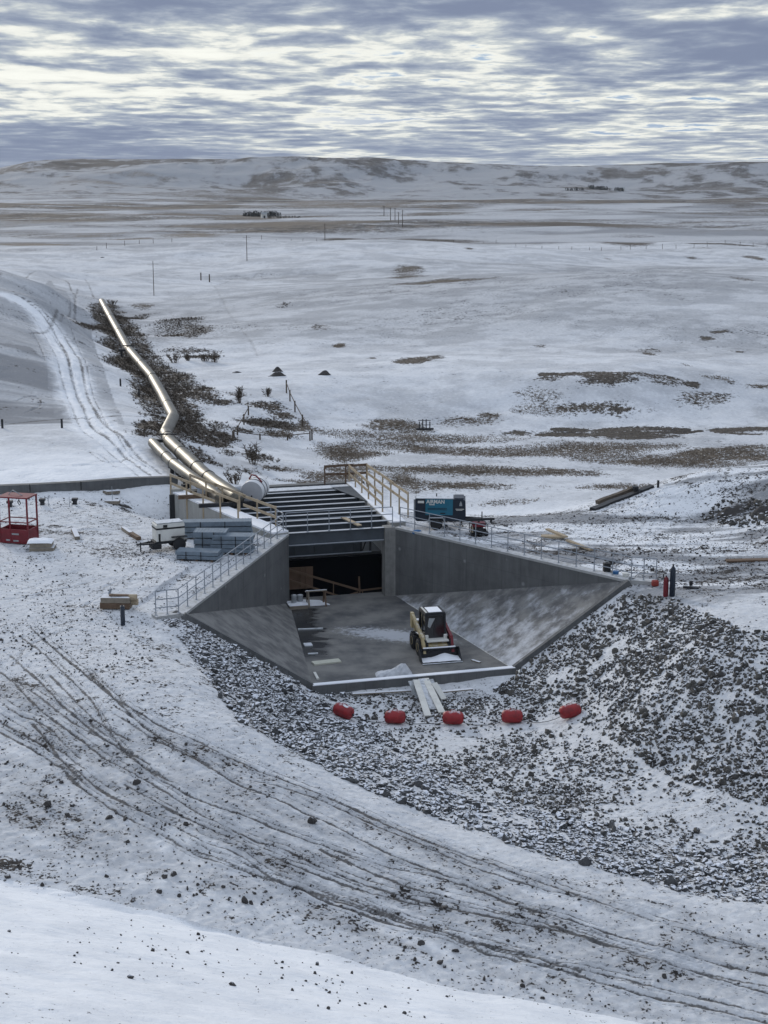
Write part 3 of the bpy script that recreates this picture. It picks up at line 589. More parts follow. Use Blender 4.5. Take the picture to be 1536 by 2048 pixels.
for k, nm, lb in ((0, 'ground', 'snowy ground of the construction site and prairie'), (1, 'hills', 'long flat-topped snowy hills on the skyline'), (2, 'dirt_road', 'rutted snowy dirt road curving across the foreground'), (3, 'snow_bank', 'smooth clean snow bank in the near corner')):
    q = quads[reg == k]; used = np.zeros(NX, bool); used[q.ravel()] = True; mp = np.cumsum(used) - 1
    tag(big_mesh(nm, allV[used], mp[q], M_GROUND, {a: b[used] for a, b in ATT.items()}), lb, None, None, 'structure')
del TH, LR, nA, nB, nC, nD, nH, nG
GZI = GZ
def gh(x, y):
    """Ground height including the fine relief, at one point."""
    a = math.atan2(x, y); l = math.log(math.hypot(x, y))
    i = min(max(int(np.searchsorted(th, a)) - 1, 0), ni - 2); j = min(max(int(np.searchsorted(lr, l)) - 1, 0), nj - 2)
    fa = (a - th[i]) / (th[i + 1] - th[i]); fb = (l - lr[j]) / (lr[j + 1] - lr[j])
    return float((GZI[i, j] * (1 - fa) + GZI[i + 1, j] * fa) * (1 - fb) + (GZI[i, j + 1] * (1 - fa) + GZI[i + 1, j + 1] * fa) * fb)
def G(u, v):
    p = hit(u, v); return Vector((p.x, p.y, gh(p.x, p.y)))

# ---------------------------------------------------------------- materials of things
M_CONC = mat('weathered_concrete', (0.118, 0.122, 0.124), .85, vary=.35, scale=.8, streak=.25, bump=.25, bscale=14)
def form_marks(m):
    """Board joints and pale tie-hole patches cast into a wall."""
    nt = m.node_tree; bs = [n for n in nt.nodes if n.type == 'BSDF_PRINCIPLED'][0]; src = bs.inputs['Base Color'].links[0].from_socket
    q = NT.__new__(NT); q.t = nt; q.n = nt.nodes
    P_ = q.add('ShaderNodeNewGeometry').outputs['Position']; sx = q.add('ShaderNodeSeparateXYZ', {0: P_}).outputs
    fr = q.math('FRACT', q.math('MULTIPLY', sx[0], 1.15)); ln = q.math('MULTIPLY', q.step(fr, .035, .0), .55)
    fz = q.math('FRACT', q.math('ADD', q.math('MULTIPLY', sx[2], .62), .2)); lz = q.math('MULTIPLY', q.step(fz, .02, .0), .45)
    vo = q.add('ShaderNodeTexVoronoi', {'Vector': P_, 'Scale': .95, 'Randomness': .8}).outputs['Distance']
    c1 = q.mix(q.math('MAXIMUM', ln, lz), src, (.04, .042, .045)); c2 = q.mix(q.math('MULTIPLY', q.step(vo, .13, .05), .6), c1, (.27, .28, .29))
    nt.links.new(c2, bs.inputs['Base Color'])
form_marks(M_CONC)
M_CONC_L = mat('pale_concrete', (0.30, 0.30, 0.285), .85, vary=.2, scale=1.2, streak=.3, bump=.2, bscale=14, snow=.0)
M_CONC_TOP = mat('coping_concrete', (0.36, 0.365, 0.36), .85, vary=.25, scale=2, snow=.35, snow_lo=.85)
M_STEEL = mat('galvanised_steel', (0.30, 0.33, 0.37), .45, metal=.35, vary=.25, scale=2.5)
M_BEAM = mat('beam_steel', (0.065, 0.078, 0.092), .6, metal=.1, vary=.3, scale=1.2)
M_FLANGE = mat('frosted_flange_steel', (0.20, 0.225, 0.25), .6, metal=.1, vary=.4, scale=2.0, snow=.45, snow_lo=.62)
M_WOOD = mat('new_lumber', (0.36, 0.295, 0.205), .75, vary=.3, scale=3, dark=(.25, .18, .11))
M_WOOD_D = mat('brown_lumber', (0.13, 0.085, 0.055), .8, vary=.3, scale=2)
M_WOOD_G = mat('grey_lumber', (0.23, 0.20, 0.16), .8, vary=.35, scale=3, snow=.8, snow_lo=.7)
M_PIPE = mat('aluminium_cladding', (0.17, 0.162, 0.137), .5, metal=.95, vary=.5, scale=1.2, dark=(.11, .10, .085), bump=.1, bscale=3)
M_BLACK = mat('black_rubber', (0.016, 0.017, 0.019), .75, vary=.2)
M_DARKMETAL = mat('black_steel', (0.022, 0.024, 0.028), .5, metal=.2, vary=.3)
M_RED = mat('red_plastic', (0.30, 0.018, 0.022), .5, vary=.4, scale=4, dark=(.12, .012, .015), snow=.6, snow_lo=.9)
M_REDPAINT = mat('red_paint', (0.16, 0.012, 0.02), .5, vary=.3, scale=3)
M_WHITE = mat('white_paint', (0.62, 0.62, 0.58), .45, vary=.2, scale=2)
M_SNOW = mat('snow', (0.80, 0.82, 0.86), .9, vary=.1, scale=2, dark=(.68, .71, .77), bump=.3, bscale=6)
M_YELLOW = mat('cream_yellow_paint', (0.46, 0.38, 0.21), .45, vary=.35, scale=3, dark=(.2, .15, .08), snow=.4, snow_lo=.9)
M_GLASS = mat('dark_window_glass', (0.008, 0.010, 0.014), .08, vary=0, spec=.6)
M_TEAL = mat('teal_paint', (0.012, 0.13, 0.20), .4, vary=.2, scale=2)
M_NAVY = mat('navy_paint', (0.008, 0.016, 0.030), .4, vary=.2, scale=2)
M_GREY = mat('grey_paint', (0.30, 0.32, 0.33), .5, vary=.25, snow=.6, snow_lo=.8)
M_BLUEGREY = mat('galvanised_grating', (0.17, 0.215, 0.26), .55, metal=.15, vary=.3, scale=4)
M_BRUSH = mat('dry_brush', (0.10, 0.08, 0.062), .9, vary=.4, scale=3)
M_GRASS = mat('dead_grass', (0.27, 0.225, 0.18), .9, vary=.5, scale=.6, dark=(.14, .115, .09))
M_TREE = mat('dark_evergreen', (0.018, 0.024, 0.022), .9, vary=.3, scale=.2)
M_SOIL = mat('dark_soil', (0.06, 0.056, 0.054), .95, vary=.4, scale=2, bump=.6, bscale=5, snow=.55, snow_lo=.86)
M_ROCK = mat('riprap_rock', (0.088, 0.083, 0.074), .85, vary=.5, scale=1.4, dark=(.028, .028, .029), snow=.9, snow_lo=.77, bump=.3, bscale=12)
M_ROCK_S = mat('snow_capped_rock', (0.085, 0.088, 0.09), .85, vary=.5, scale=1.4, dark=(.022, .023, .026), snow=.92, snow_lo=.74, bump=.3, bscale=12)
M_TARP = mat('white_tarp', (0.55, 0.57, 0.60), .6, vary=.3, scale=3, dark=(.25, .27, .3))
M_BLUEBIT = mat('blue_plastic', (0.03, 0.13, 0.30), .5, vary=.2)
M_SLAB = bpy.data.materials.new('slab_concrete'); M_SLAB.use_nodes = True
t = NT(M_SLAB.node_tree)
P_ = t.add('ShaderNodeNewGeometry').outputs['Position']
n1 = t.noise(P_, .55, 7, .62); n2 = t.noise(P_, 4, 6, .65)
sn = bpy.data.objects.new('noise_anchor', None)
c0 = t.mix(t.step(n1, .35, .68), (0.20, 0.196, 0.185), (0.08, 0.082, 0.086))
# the swept patch of old snow left of the loader, and a dusting on the right
sc = L(7.2, .9)
dx = t.add('ShaderNodeVectorMath', {0: P_, 1: tuple(sc)}, operation='SUBTRACT').outputs[0]
dx = t.add('ShaderNodeVectorRotate', {0: dx, 3: -AX + .62}, rotation_type='Z_AXIS').outputs[0]
dl = t.add('ShaderNodeVectorMath', {0: t.add('ShaderNodeVectorMath', {0: dx, 1: (.33, .95, 0)}, operation='MULTIPLY').outputs[0]}, operation='LENGTH').outputs['Value']
sf = t.step(t.math('ADD', dl, t.math('MULTIPLY', t.math('SUBTRACT', n2, .5), 2.4)), 1.15, .45)
sx = t.add('ShaderNodeSeparateXYZ', {0: P_}).outputs
ls = t.math('ADD', t.math('MULTIPLY', t.math('SUBTRACT', sx[0], MX), av.x), t.math('MULTIPLY', t.math('SUBTRACT', sx[1], MY), av.y))
lq = t.math('ADD', t.math('MULTIPLY', t.math('SUBTRACT', sx[0], MX), qv.x), t.math('MULTIPLY', t.math('SUBTRACT', sx[1], MY), qv.y))
ed = t.math('ADD', t.math('ADD', lq, 3.0), t.math('MULTIPLY', ls, .134))
ns = t.noise(t.add('ShaderNodeMapping', {0: P_, 3: (.5, 1.6, 1)}).outputs[0], 1.1, 5, .6)
wet = t.math('MULTIPLY', t.step(t.math('ADD', ed, t.math('MULTIPLY', t.math('SUBTRACT', ns, .5), 4.5)), 1.5, .9), t.step(ls, 10.6, 9.4))
c0 = t.mix(t.math('MULTIPLY', wet, .8), c0, (.018, .019, .022))
c1 = t.mix(t.math('MULTIPLY', sf, .75), c0, (0.50, 0.52, 0.56))
b = t.add('ShaderNodeBsdfPrincipled', {'Base Color': c1, 'Roughness': t.math('SUBTRACT', .75, t.math('MULTIPLY', wet, .5)), 'Specular IOR Level': .3})
t.add('ShaderNodeOutputMaterial', {0: b.outputs[0]})
bpy.data.objects.remove(sn)
M_APRON = bpy.data.materials.new('apron_concrete'); M_APRON.use_nodes = True
t = NT(M_APRON.node_tree)
gN = t.add('ShaderNodeNewGeometry'); P_ = gN.outputs['Position']
wv = t.add('ShaderNodeVectorRotate', {0: P_, 3: -AX}, rotation_type='Z_AXIS').outputs[0]
n1 = t.noise(t.add('ShaderNodeMapping', {0: wv, 3: (.9, 1.1, 1.2)}).outputs[0], 1.0, 9, .68); n2 = t.noise(P_, 1.1, 6, .6)
at = t.add('ShaderNodeAttribute', attribute_name='snowy').outputs['Fac']
f = t.step(t.math('ADD', at, t.math('MULTIPLY', t.math('SUBTRACT', n1, .5), 2.0)), .25, .95)
b = t.add('ShaderNodeBsdfPrincipled', {'Base Color': t.mix(t.math('MULTIPLY', f, .9), t.mix(t.step(n2, .35, .65), (.20, .198, .19), (.09, .09, .092)), (.58, .60, .64)), 'Roughness': .85})
t.add('ShaderNodeOutputMaterial', {0: b.outputs[0]})

# ---------------------------------------------------------------- the concrete spillway
ZT = 3.92
sp = thing('spillway', 'grey concrete spillway mouth with flared wing walls', 'spillway', (0, 0, 0))
LE = 13.85
W = lambda s: 3 + .551 * s
def slabmesh():
    m = MB(); top = [L(-1.0, -3, 0), L(0, -3, 0), L(LE, -4.85, 0), L(LE, 4.85, 0), L(0, 3, 0), L(-1.0, 3, 0)]
    m.prism(top, (0, 0, -.5)); return m
slabmesh().build('floor_slab', M_SLAB, sp)
MB().prism([L(LE, -4.95, .10), L(LE + .32, -4.95, .10), L(LE + .32, 4.95, .10), L(LE, 4.95, .10)], (0, 0, -.75)).build('sill', M_CONC, sp)
MB().prism([L(LE + .01, -4.9, .102), L(LE + .31, -4.9, .102), L(LE + .31, 4.9, .102), L(LE + .01, 4.9, .102)], (0, 0, .035)).build('sill_snow', M_SNOW, sp)
for sg in (-1, 1):
    n = 24; vs = []; fs = []; at = []
    for i in range(n + 1):
        for j in range(n + 1):
            a, b_ = i / n, j / n           # a along the channel, b up the slope
            s = LE * a; ql = 3 + 1.85 * a; qh = 3 + 7.65 * a; zh = 3.86 * a
            q = ql + (qh - ql) * b_
            vs.append(L(s, sg * q, zh * b_ + .012))
            at.append(.18 + .26 * a * (1 - b_) + .24 * (1 - b_) if sg > 0 else .0)
    for i in range(n):
        for j in range(n): fs.append((i * (n + 1) + j, (i + 1) * (n + 1) + j, (i + 1) * (n + 1) + j + 1, i * (n + 1) + j + 1))
    m = MB(); m.raw(vs, fs); o = m.build('apron', M_APRON, sp)
    A_ = o.data.attributes.new('snowy', 'FLOAT', 'POINT'); A_.data.foreach_set('value', at)
    o['label'] = 'sloping concrete apron ' + ('dusted with snow' if sg > 0 else 'of bare damp concrete')
    # raised lip along the outer edge, and the edge face
    m = MB(); m.bar(L(LE + .10, sg * 4.9, .0), L(LE + .10, sg * 10.7, 3.84), .22, .30, (0, 0, 1)); m.build('apron_edge', M_CONC, sp)
    # wing wall, level on top, running out from the culvert
    a0, a1 = L(0, sg * 3, 0), L(LE, sg * W(LE), 0)
    d = (a1 - a0).normalized(); out = Vector((d.y, -d.x, 0)); out *= (1 if out.dot(qv) * sg > 0 else -1)
    m = MB(); m.prism([a0 + Vector((0, 0, -.4)), a1 + Vector((0, 0, 3.2)), a1 + Vector((0, 0, ZT - .12)), a0 + Vector((0, 0, ZT - .12))], out * .5)
    m.build('wing_wall', M_CONC, sp)
    m = MB(); m.prism([a0 + out * -.03 + Vector((0, 0, ZT - .12)), a1 + d * .1 - out * .03 + Vector((0, 0, ZT - .12)), a1 + d * .1 + out * .56 + Vector((0, 0, ZT - .12)), a0 + out * .56 + Vector((0, 0, ZT - .12))], (0, 0, .12))
    e0 = a1 + d * -.15 + out * .3; e1 = L(LE + (.0 if sg < 0 else .5), sg * 12.0, 0)
    m.build('coping', M_CONC_TOP, sp)
    MB().bar(e0 + Vector((0, 0, ZT - .20)), e1 + Vector((0, 0, ZT - .20)), .55, .40).build('end_curb', M_CONC_TOP, sp)
# jamb on the right of the opening
MB().prism([L(.02, 2.42, -.3), L(.02, 3.02, -.3), L(.02, 3.02, ZT - .01), L(.02, 2.42, ZT - .01)], av * -.7).build('jamb', mat('jamb_concrete', (.22, .22, .21), .85, vary=.3, streak=.4), sp)
# side walls of the box: the left one flares away from the axis
LB = [(0, -3), (-12.3, -6.7)]
def wallprism(p0, p1, outq, th_, z0, z1, zs1=None):
    a, b_ = L(p0[0], p0[1], z0), L(p1[0], p1[1], z0); o_ = (b_ - a).normalized(); nrm = Vector((-o_.y, o_.x, 0)); nrm *= (1 if nrm.dot(qv) * outq > 0 else -1)
    m = MB(); m.prism([a, b_, b_ + Vector((0, 0, (zs1 or z1) - z0)), a + Vector((0, 0, z1 - z0))], nrm * th_); return m, a, b_, nrm
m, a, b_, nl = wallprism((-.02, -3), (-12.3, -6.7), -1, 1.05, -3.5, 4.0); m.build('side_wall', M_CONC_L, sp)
MB().prism([a + Vector((0, 0, 7.502)), b_ + Vector((0, 0, 7.502)), b_ + nl * 1.0 + Vector((0, 0, 7.502)), a + nl * 1.0 + Vector((0, 0, 7.502))], (0, 0, .10)).build('wall_snow', M_SNOW, sp)
LWA, LWB, LWN = a + Vector((0, 0, 3.5)), b_ + Vector((0, 0, 3.5)), nl
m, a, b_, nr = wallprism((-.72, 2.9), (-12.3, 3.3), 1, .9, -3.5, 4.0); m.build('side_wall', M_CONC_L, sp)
MB().prism([a + Vector((0, 0, 7.502)), b_ + Vector((0, 0, 7.502)), b_ + nr * .9 + Vector((0, 0, 7.502)), a + nr * .9 + Vector((0, 0, 7.502))], (0, 0, .07)).build('wall_snow', M_SNOW, sp)
RWA, RWB, RWN = a + Vector((0, 0, 3.5)), b_ + Vector((0, 0, 3.5)), nr
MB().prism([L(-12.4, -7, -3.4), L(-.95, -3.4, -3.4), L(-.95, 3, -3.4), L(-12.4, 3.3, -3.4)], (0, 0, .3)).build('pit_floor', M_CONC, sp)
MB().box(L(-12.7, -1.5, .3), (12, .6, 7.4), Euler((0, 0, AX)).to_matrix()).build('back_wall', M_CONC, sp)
MB().box(LWB + LWN * .62 + Vector((-.1, .1, 4.0 - 1.45)), (.75, .6, 3.4), Euler((0, 0, AX)).to_matrix()).build('end_pier', M_CONC_L, sp)
MB().box(LWB + LWN * 1.06 + av * .36 + Vector((0, 0, 2.7)), (.35, .12, 2.6), Euler((0, 0, AX)).to_matrix()).build('guide_channel', M_DARKMETAL, sp)
# intermediate deck and the steel breast panel hung in the mouth
MB().box(L(-7.2, -.6, 1.75), (9.5, 8.6, .3), Euler((0, 0, AX)).to_matrix()).build('inner_deck', M_CONC, sp)
MB().box(L(-2.25, -.5, -.8), (7, .3, 5.3), Euler((0, 0, AX)).to_matrix()).build('added_black_panel', mat('painted_shade_black', (.003, .004, .006), .9, vary=.2, spec=.03), sp)  # added black panel that stands in for the deep shade inside the mouth
m = MB(); Q = lambda s, q, z: L(s, q, z)
m.prism([Q(-2.9, -3.8, 1.9), Q(-2.9, 1.75, 1.9), Q(-2.9, 1.75, 3.35), Q(-2.9, -3.8, 3.35)], av * .06)
for k in range(5): m.box(Q(-2.82, -3.2 + k * 1.15, 2.6), (.08, .1, 1.4), Euler((0, 0, AX)).to_matrix())
m.build('breast_panel', M_BEAM, sp)
MB().tube([Q(-2.7, -2.9, 1.93), Q(-2.7, 2.35, 1.93)], .045, 8).build('panel_pipe', M_STEEL, sp)
m = MB()
for q in (1.78, 2.32): m.bar(Q(-2.8, q, 1.9), Q(-2.8, q, 3.5), .12, .12)
m.bar(Q(-2.8, 1.85, 2.0), Q(-2.8, 2.3, 3.2), .06, .06); m.build('panel_frame', M_DARKMETAL, sp)

# roof beams laid across the box
def ibeam(s, q0, q1, z, h=.62, wd=.26, web=None):
    m = MB(); r = Euler((0, 0, AX)).to_matrix(); c = (q0 + q1) / 2; ln = q1 - q0
    m.box(L(s, c, z - h / 2), (ln, .03, h - .06), r); m.box(L(s, c, z - h + .015), (ln, wd, .03), r)
    f = MB(); f.box(L(s, c, z - .015), (ln, wd, .03), r); return m, f
ORD = ['front', 'second', 'third', 'fourth', 'fifth', 'sixth', 'seventh', 'eighth', 'ninth', 'tenth', 'eleventh']
nb = 9
for k in range(nb):
    s = -.25 - k * 1.28
    ql = -3.05 - .30 * max(0, -s) ; e = thing('steel_beam', f'{ORD[k]} steel roof beam from the open mouth of the spillway' if k else 'front steel roof beam carrying the handrail over the dark opening', 'beam', L(s, 0, 3.5), 0, 'steel beams across the spillway roof')
    m, f = ibeam(s, ql + .15 if s < -1 else -3.0, 3.0 if s < -1 else 2.42 if k == 0 else 2.9, 3.98 if k else 3.9, h=.62 if k else .72)
    inv = Matrix.Translation(-Vector(e.location))
    for mm, nm, mt in ((m, 'web', M_BEAM), (f, 'flange', M_FLANGE)):
        o = mm.build(nm, mt, e); o.data.transform(inv)
    if k == 0:
        o = MB().box(L(s + .02, -.3, 3.2), (5.4, .3, .04), Euler((0, 0, AX)).to_matrix()).build('lower_flange', M_FLANGE, e); o.data.transform(inv)
# cover plates and the loose board lying on the beams
o = MB().box(L(-11.2, -.6, 4.03), (7.5, .9, .05), Euler((0, 0, AX)).to_matrix()).build('cover_plate', M_GREY); tag(o, 'grey cover plate along the far end of the spillway roof', 'plate')
o = MB().prism([L(-11.0, 2.0, 4.02), L(-11.0, 3.3, 4.02), L(-6.5, 3.3, 4.02), L(-6.3, 3.1, 4.02)], (0, 0, .04)).build('corner_plate', M_BEAM); tag(o, 'dark triangular plate at the far right corner of the spillway roof', 'plate')
o = MB().bar(L(-.3, 1.05, 4.06), L(-2.6, .65, 4.06), .26, .06).build('walk_plank', M_WOOD); tag(o, 'short pale plank lying across the roof beams behind the handrail', 'plank')

# ---------------------------------------------------------------- steel handrails
def railing(path, label, posts, h=1.1, name='handrail', m_=None, r=.024):
    t_ = thing(name, label, 'railing', path[0]); inv = -Vector(path[0]); m_ = m_ or M_STEEL
    ps = [Vector(p) + inv for p in path]
    for hh in (h, h * .64, h * .30): MB().tube([p + Vector((0, 0, hh)) for p in ps], r, 8).build('rail', m_, t_)
    segs = [(ps[i], ps[i + 1]) for i in range(len(ps) - 1)]
    for i, (a, b_) in enumerate(segs):
        n = posts[i]
        for k in range(n + (1 if i == len(segs) - 1 else 0)):
            p = a + (b_ - a) * (k / n); q = MB(); q.tube([p + Vector((0, 0, -.02)), p + Vector((0, 0, h))], r, 8); q.box(p + Vector((0, 0, 0)), (.12, .12, .03)); q.build('post', m_, t_)
    return t_
for sg, lb in ((-1, 'long steel handrail on the left wing wall beside the grating stacks'), (1, 'long steel handrail on the right wing wall below the compressor')):
    a0, a1 = L(0, sg * 3.28, ZT), L(LE - .1, sg * (W(LE) + .25), ZT)
    end = L(LE + (.0 if sg < 0 else .5), sg * 11.9, ZT)
    railing([a0, a1, end], lb, [14, 2])
railing([L(-.2, -3.1, 3.92), L(-.2, 2.9, 3.92)], 'steel handrail crossing the front roof beam over the dark opening', [5])
railing([L(-1.8, -3.6, 4.0), L(-.2, -3.25, 3.92)], 'short return of handrail at the top of the left wing wall', [2])

# ---------------------------------------------------------------- timber guard rails
def timber(path, label, nposts, h=1.05, drop=0.0, m_=None, mid=.5, name='timber_guard_rail', skip=()):
    t_ = thing(name, label, 'guard rail', path[0]); inv = -Vector(path[0]); m_ = m_ or M_WOOD
    a, b_ = Vector(path[0]) + inv, Vector(path[-1]) + inv
    for j, hh in enumerate((h, h * mid)):
        nb_ = 3
        for k in range(nb_):                      # boards nailed end to end, not quite in line
            if (j, k) in skip: continue
            p0 = a + (b_ - a) * (k / nb_ - (.015 if k else 0)); p1 = a + (b_ - a) * ((k + 1) / nb_ + .015)
            dz = .03 * math.sin(k * 2.3 + j)
            MB().bar(p0 + Vector((0, 0, hh + dz)), p1 + Vector((0, 0, hh + dz * .3)), .045, .15).build('rail_board', m_, t_)
    for k in range(nposts):
        p = a + (b_ - a) * (k / (nposts - 1)); MB().bar(p + Vector((0.03, 0.05, -drop)), p + Vector((0.03, 0.05, h + .06)), .09, .09).build('post', m_, t_)
    return t_
o0 = LWN * 1.12
timber([LWB + o0 + Vector((0, 0, 4.1)), LWA + (LWB - LWA) * .30 + o0 + Vector((0, 0, 4.1))], 'pale timber guard rail along the outer face of the left culvert wall', 5, drop=1.5, skip=((1, 2),))
timber([LWB + LWN * .12 + (LWA - LWB) * .05 + Vector((0, 0, 4.1)), LWA + (LWB - LWA) * .10 + LWN * .12 + Vector((0, 0, 4.1))], 'pale timber guard rail along the inner edge of the left culvert wall', 6, drop=.1, skip=((1, 1),))
ra = RWB + RWN * .15 + Vector((0, 0, 4.05)); rb = RWA + (RWB - RWA) * .22 + RWN * .15 + Vector((0, 0, 4.05))
timber([ra, rb], 'weathered timber guard rail on the inner edge of the right culvert wall', 6, drop=.1)
timber([ra + RWN * 1.15, rb + RWN * 1.5], 'pale timber guard rail on the outer edge of the right culvert wall', 6, drop=.6)
timber([L(-12.4, 1.9, 4.05), L(-12.4, 4.6, 4.05)], 'dark timber guard rail across the far end of the right culvert wall', 3, m_=M_WOOD_D, drop=.2)
# rail inside the mouth, sloping down to the right
t_ = thing('timber_ramp_rail', 'sloping brown timber ramp rail inside the dark opening', 'guard rail', L(-1.6, -1, 0))
inv = Matrix.Translation(-Vector(t_.location)); d_ = -1.6
pp = lambda u, v: on_plane(u, v, d_)
for (u0, v0, u1, v1, nm, w_) in ((572, 1138, 722, 1181, 'rail_board', .12), (572, 1158, 712, 1203, 'rail_board', .10), (722, 1181, 770, 1175, 'rail_board', .09), (722, 1192, 770, 1190, 'rail_board', .08), (667, 1166, 667, 1206, 'post', .1), (720, 1176, 720, 1204, 'post', .14), (650, 1206, 716, 1184, 'brace', .08), (690, 1204, 720, 1186, 'brace', .08), (725, 1182, 726, 1204, 'post', .06)):
    o = MB().bar(pp(u0, v0), pp(u1, v1), .05, w_, (0, 0, 1)).build(nm, M_WOOD_D, t_); o.data.transform(inv)
a, b_ = on_plane(718, 1153, -1.7), on_plane(719, 1183, -1.7)
tag(MB().bar(a, b_, .10, .10).build('timber_stake', M_WOOD_D), 'upright timber stake standing in the dark opening', 'stake')
t_ = thing('plywood_hoarding', 'brown plywood hoarding standing at the left inside the opening', 'plywood', L(-2.4, -2.3, 0)); inv = Matrix.Translation(-Vector(t_.location))
c4 = [on_plane(u, v, -1.95) for u, v in ((570, 1180), (626, 1176), (626, 1133), (570, 1136))]
o = MB().prism(c4, av * -.04).build('sheet', mat('plywood', (.13, .08, .052), .8, vary=.3, scale=1.5), t_); o.data.transform(inv)
for u in (601, 612): o = MB().bar(on_plane(u, 1134, -1.9), on_plane(u, 1178, -1.9), .03, .05).build('batten', M_WOOD_D, t_); o.data.transform(inv)
# a trestle and the clutter beside it
def on_floor(u, v, z=0.0): return P(u, v, z)
c = on_floor(633, 1212); tr = thing('trestle', 'pale wooden trestle standing on the slab at the opening', 'trestle', c, AX)
MB().box((0, 0, .86), (1.15, .12, .06)).build('top_rail', M_WOOD_G, tr); MB().box((0, .25, .78), (1.15, .09, .05)).build('back_rail', M_WOOD_G, tr)
for x in (-.45, .48):
    for y0, y1 in ((-.22, 0), (.42, .25)): MB().bar((x, y0, 0), (x, y1, .84), .08, .06).build('leg', M_WOOD_D if x > 0 else M_WOOD_G, tr)
    MB().bar((x, -.1, .4), (x, .35, .4), .04, .06).build('stretcher', M_WOOD_D, tr)
c = on_floor(592, 1216); pl = thing('pallet', 'low pallet with a snowy sheet at the left edge of the opening', 'pallet', c, AX)
MB().box((0.1, .2, .1), (1.0, 1.0, .2)).build('deck', M_WOOD_G, pl); MB().box((.1, .2, .22), (1.05, .9, .04)).build('snow_cover', M_SNOW, pl)
for i, (u, v, h, rr, lb) in enumerate(((588, 1205, .42, .15, 'grey pail standing on the pallet at the left of the opening'), (600, 1202, .34, .17, 'squat pale drum beside the pail on the pallet'))):
    p = P(u, v, .24); tag(MB().lathe([(rr * .9, 0), (rr, h * .8), (rr * 1.05, h * .82), (rr * 1.05, h), (rr * .6, h + .02)], Matrix.Translation(p)).build('pail' if i == 0 else 'drum', M_GREY), lb, 'pail' if i == 0 else 'drum')
tag(MB().prism([P(596, 1214, .02), P(660, 1210, .02), P(640, 1202, .02), P(598, 1200, .02)], (0, 0, .05)).build('snowy_sheet', M_SNOW), 'snow covered sheet lying on the floor behind the trestle', 'sheet')

# things lying on the slab
tag(MB().bar(P(626, 1327, .04), P(680, 1321, .04), .5, .07).build('plywood_offcut', mat('pale_board', (.50, .50, .42), .7, vary=.2)), 'pale board lying flat at the left front of the slab', 'board')
for u0, v0, u1, v1, w_, mt, lb in ((596, 1259, 646, 1257, .16, M_GREY, 'thin grey board lying across the puddle on the slab'), (608, 1290, 624, 1289, .5, M_GREY, 'small square board lying by the left edge of the slab'), (616, 1308, 636, 1307, .14, M_GREY, 'short grey batten lying by the left edge of the slab'), (944, 1320, 960, 1325, .14, M_WOOD_G, 'short grey stick lying right of the loader bucket'), (629, 1345, 636, 1358, .12, M_WHITE, 'short white stick at the front left corner of the slab'), (705, 1388, 822, 1381, .20, M_WOOD_G, 'long snowy plank left of the board pile below the sill'), (880, 1384, 945, 1378, .20, M_WOOD_G, 'snowy plank right of the board pile below the sill')):
    z = .03 if v0 < 1370 else -.28
    tag(MB().bar(P(u0, v0, z), P(u1, v1, z), w_, .06).build('plank', mt), lb, 'plank')
# dark wet streaks
p = P(795, 1348, .0); tp = thing('snowy_tarp', 'crumpled white tarp with snow lying at the front of the slab', 'tarp', p, .1)
bm = MB(); rnd = random.Random(3); n = 16; vs = []; fs = []
for i in range(n + 1):
    for j in range(9):
        x = -1.05 + 1.75 * i / n; y = -.35 + .7 * j / 8
        e = max(0, 1 - abs(y / .36) ** 2.5) ; z = e * (.12 + .36 * math.exp(-((x - .34) / .26) ** 2) * math.exp(-((y) / .28) ** 2) + .14 * math.exp(-((x - .05) / .2) ** 2) + .08 * math.exp(-((x + .25) / .3) ** 2) + rnd.uniform(0, .06)) * (1 - max(0, abs((x + .175) / .875)) ** 8)
        vs.append((x, y + rnd.uniform(-.03, .03), z - .005))
for i in range(n):
    for j in range(8): fs.append((i * 9 + j, (i + 1) * 9 + j, (i + 1) * 9 + j + 1, i * 9 + j + 1))
bm.raw(vs, fs).build('sheet', M_TARP, tp); MB().blob((.12, -.18, .14), (.11, .07, .12), seed=3).build('fold', M_BLACK, tp)

# board pile below the sill
for k, (u0, v0, u1, v1, lb) in enumerate(((822, 1362, 838, 1400, 'leftmost short white board of the fan of boards below the sill'), (832, 1360, 856, 1436, 'long white board second from the left in the fan below the sill'), (843, 1358, 866, 1424, 'white board in the middle of the fan below the sill'), (851, 1357, 884, 1432, 'long white board fourth from the left in the fan below the sill'), (860, 1359, 876, 1402, 'short white board lying over the middle of the fan below the sill'), (868, 1366, 888, 1404, 'rightmost white board of the fan of boards below the sill'))):
    p0 = P(u0, v0, .16 - .004 * k); p1 = G(u1, v1); p1.z += .10 + .012 * k
    tag(MB().bar(p0, p1, .30, .05).build('board', M_WHITE if k % 2 else M_GREY), lb, 'board', 'fan of white boards below the sill')

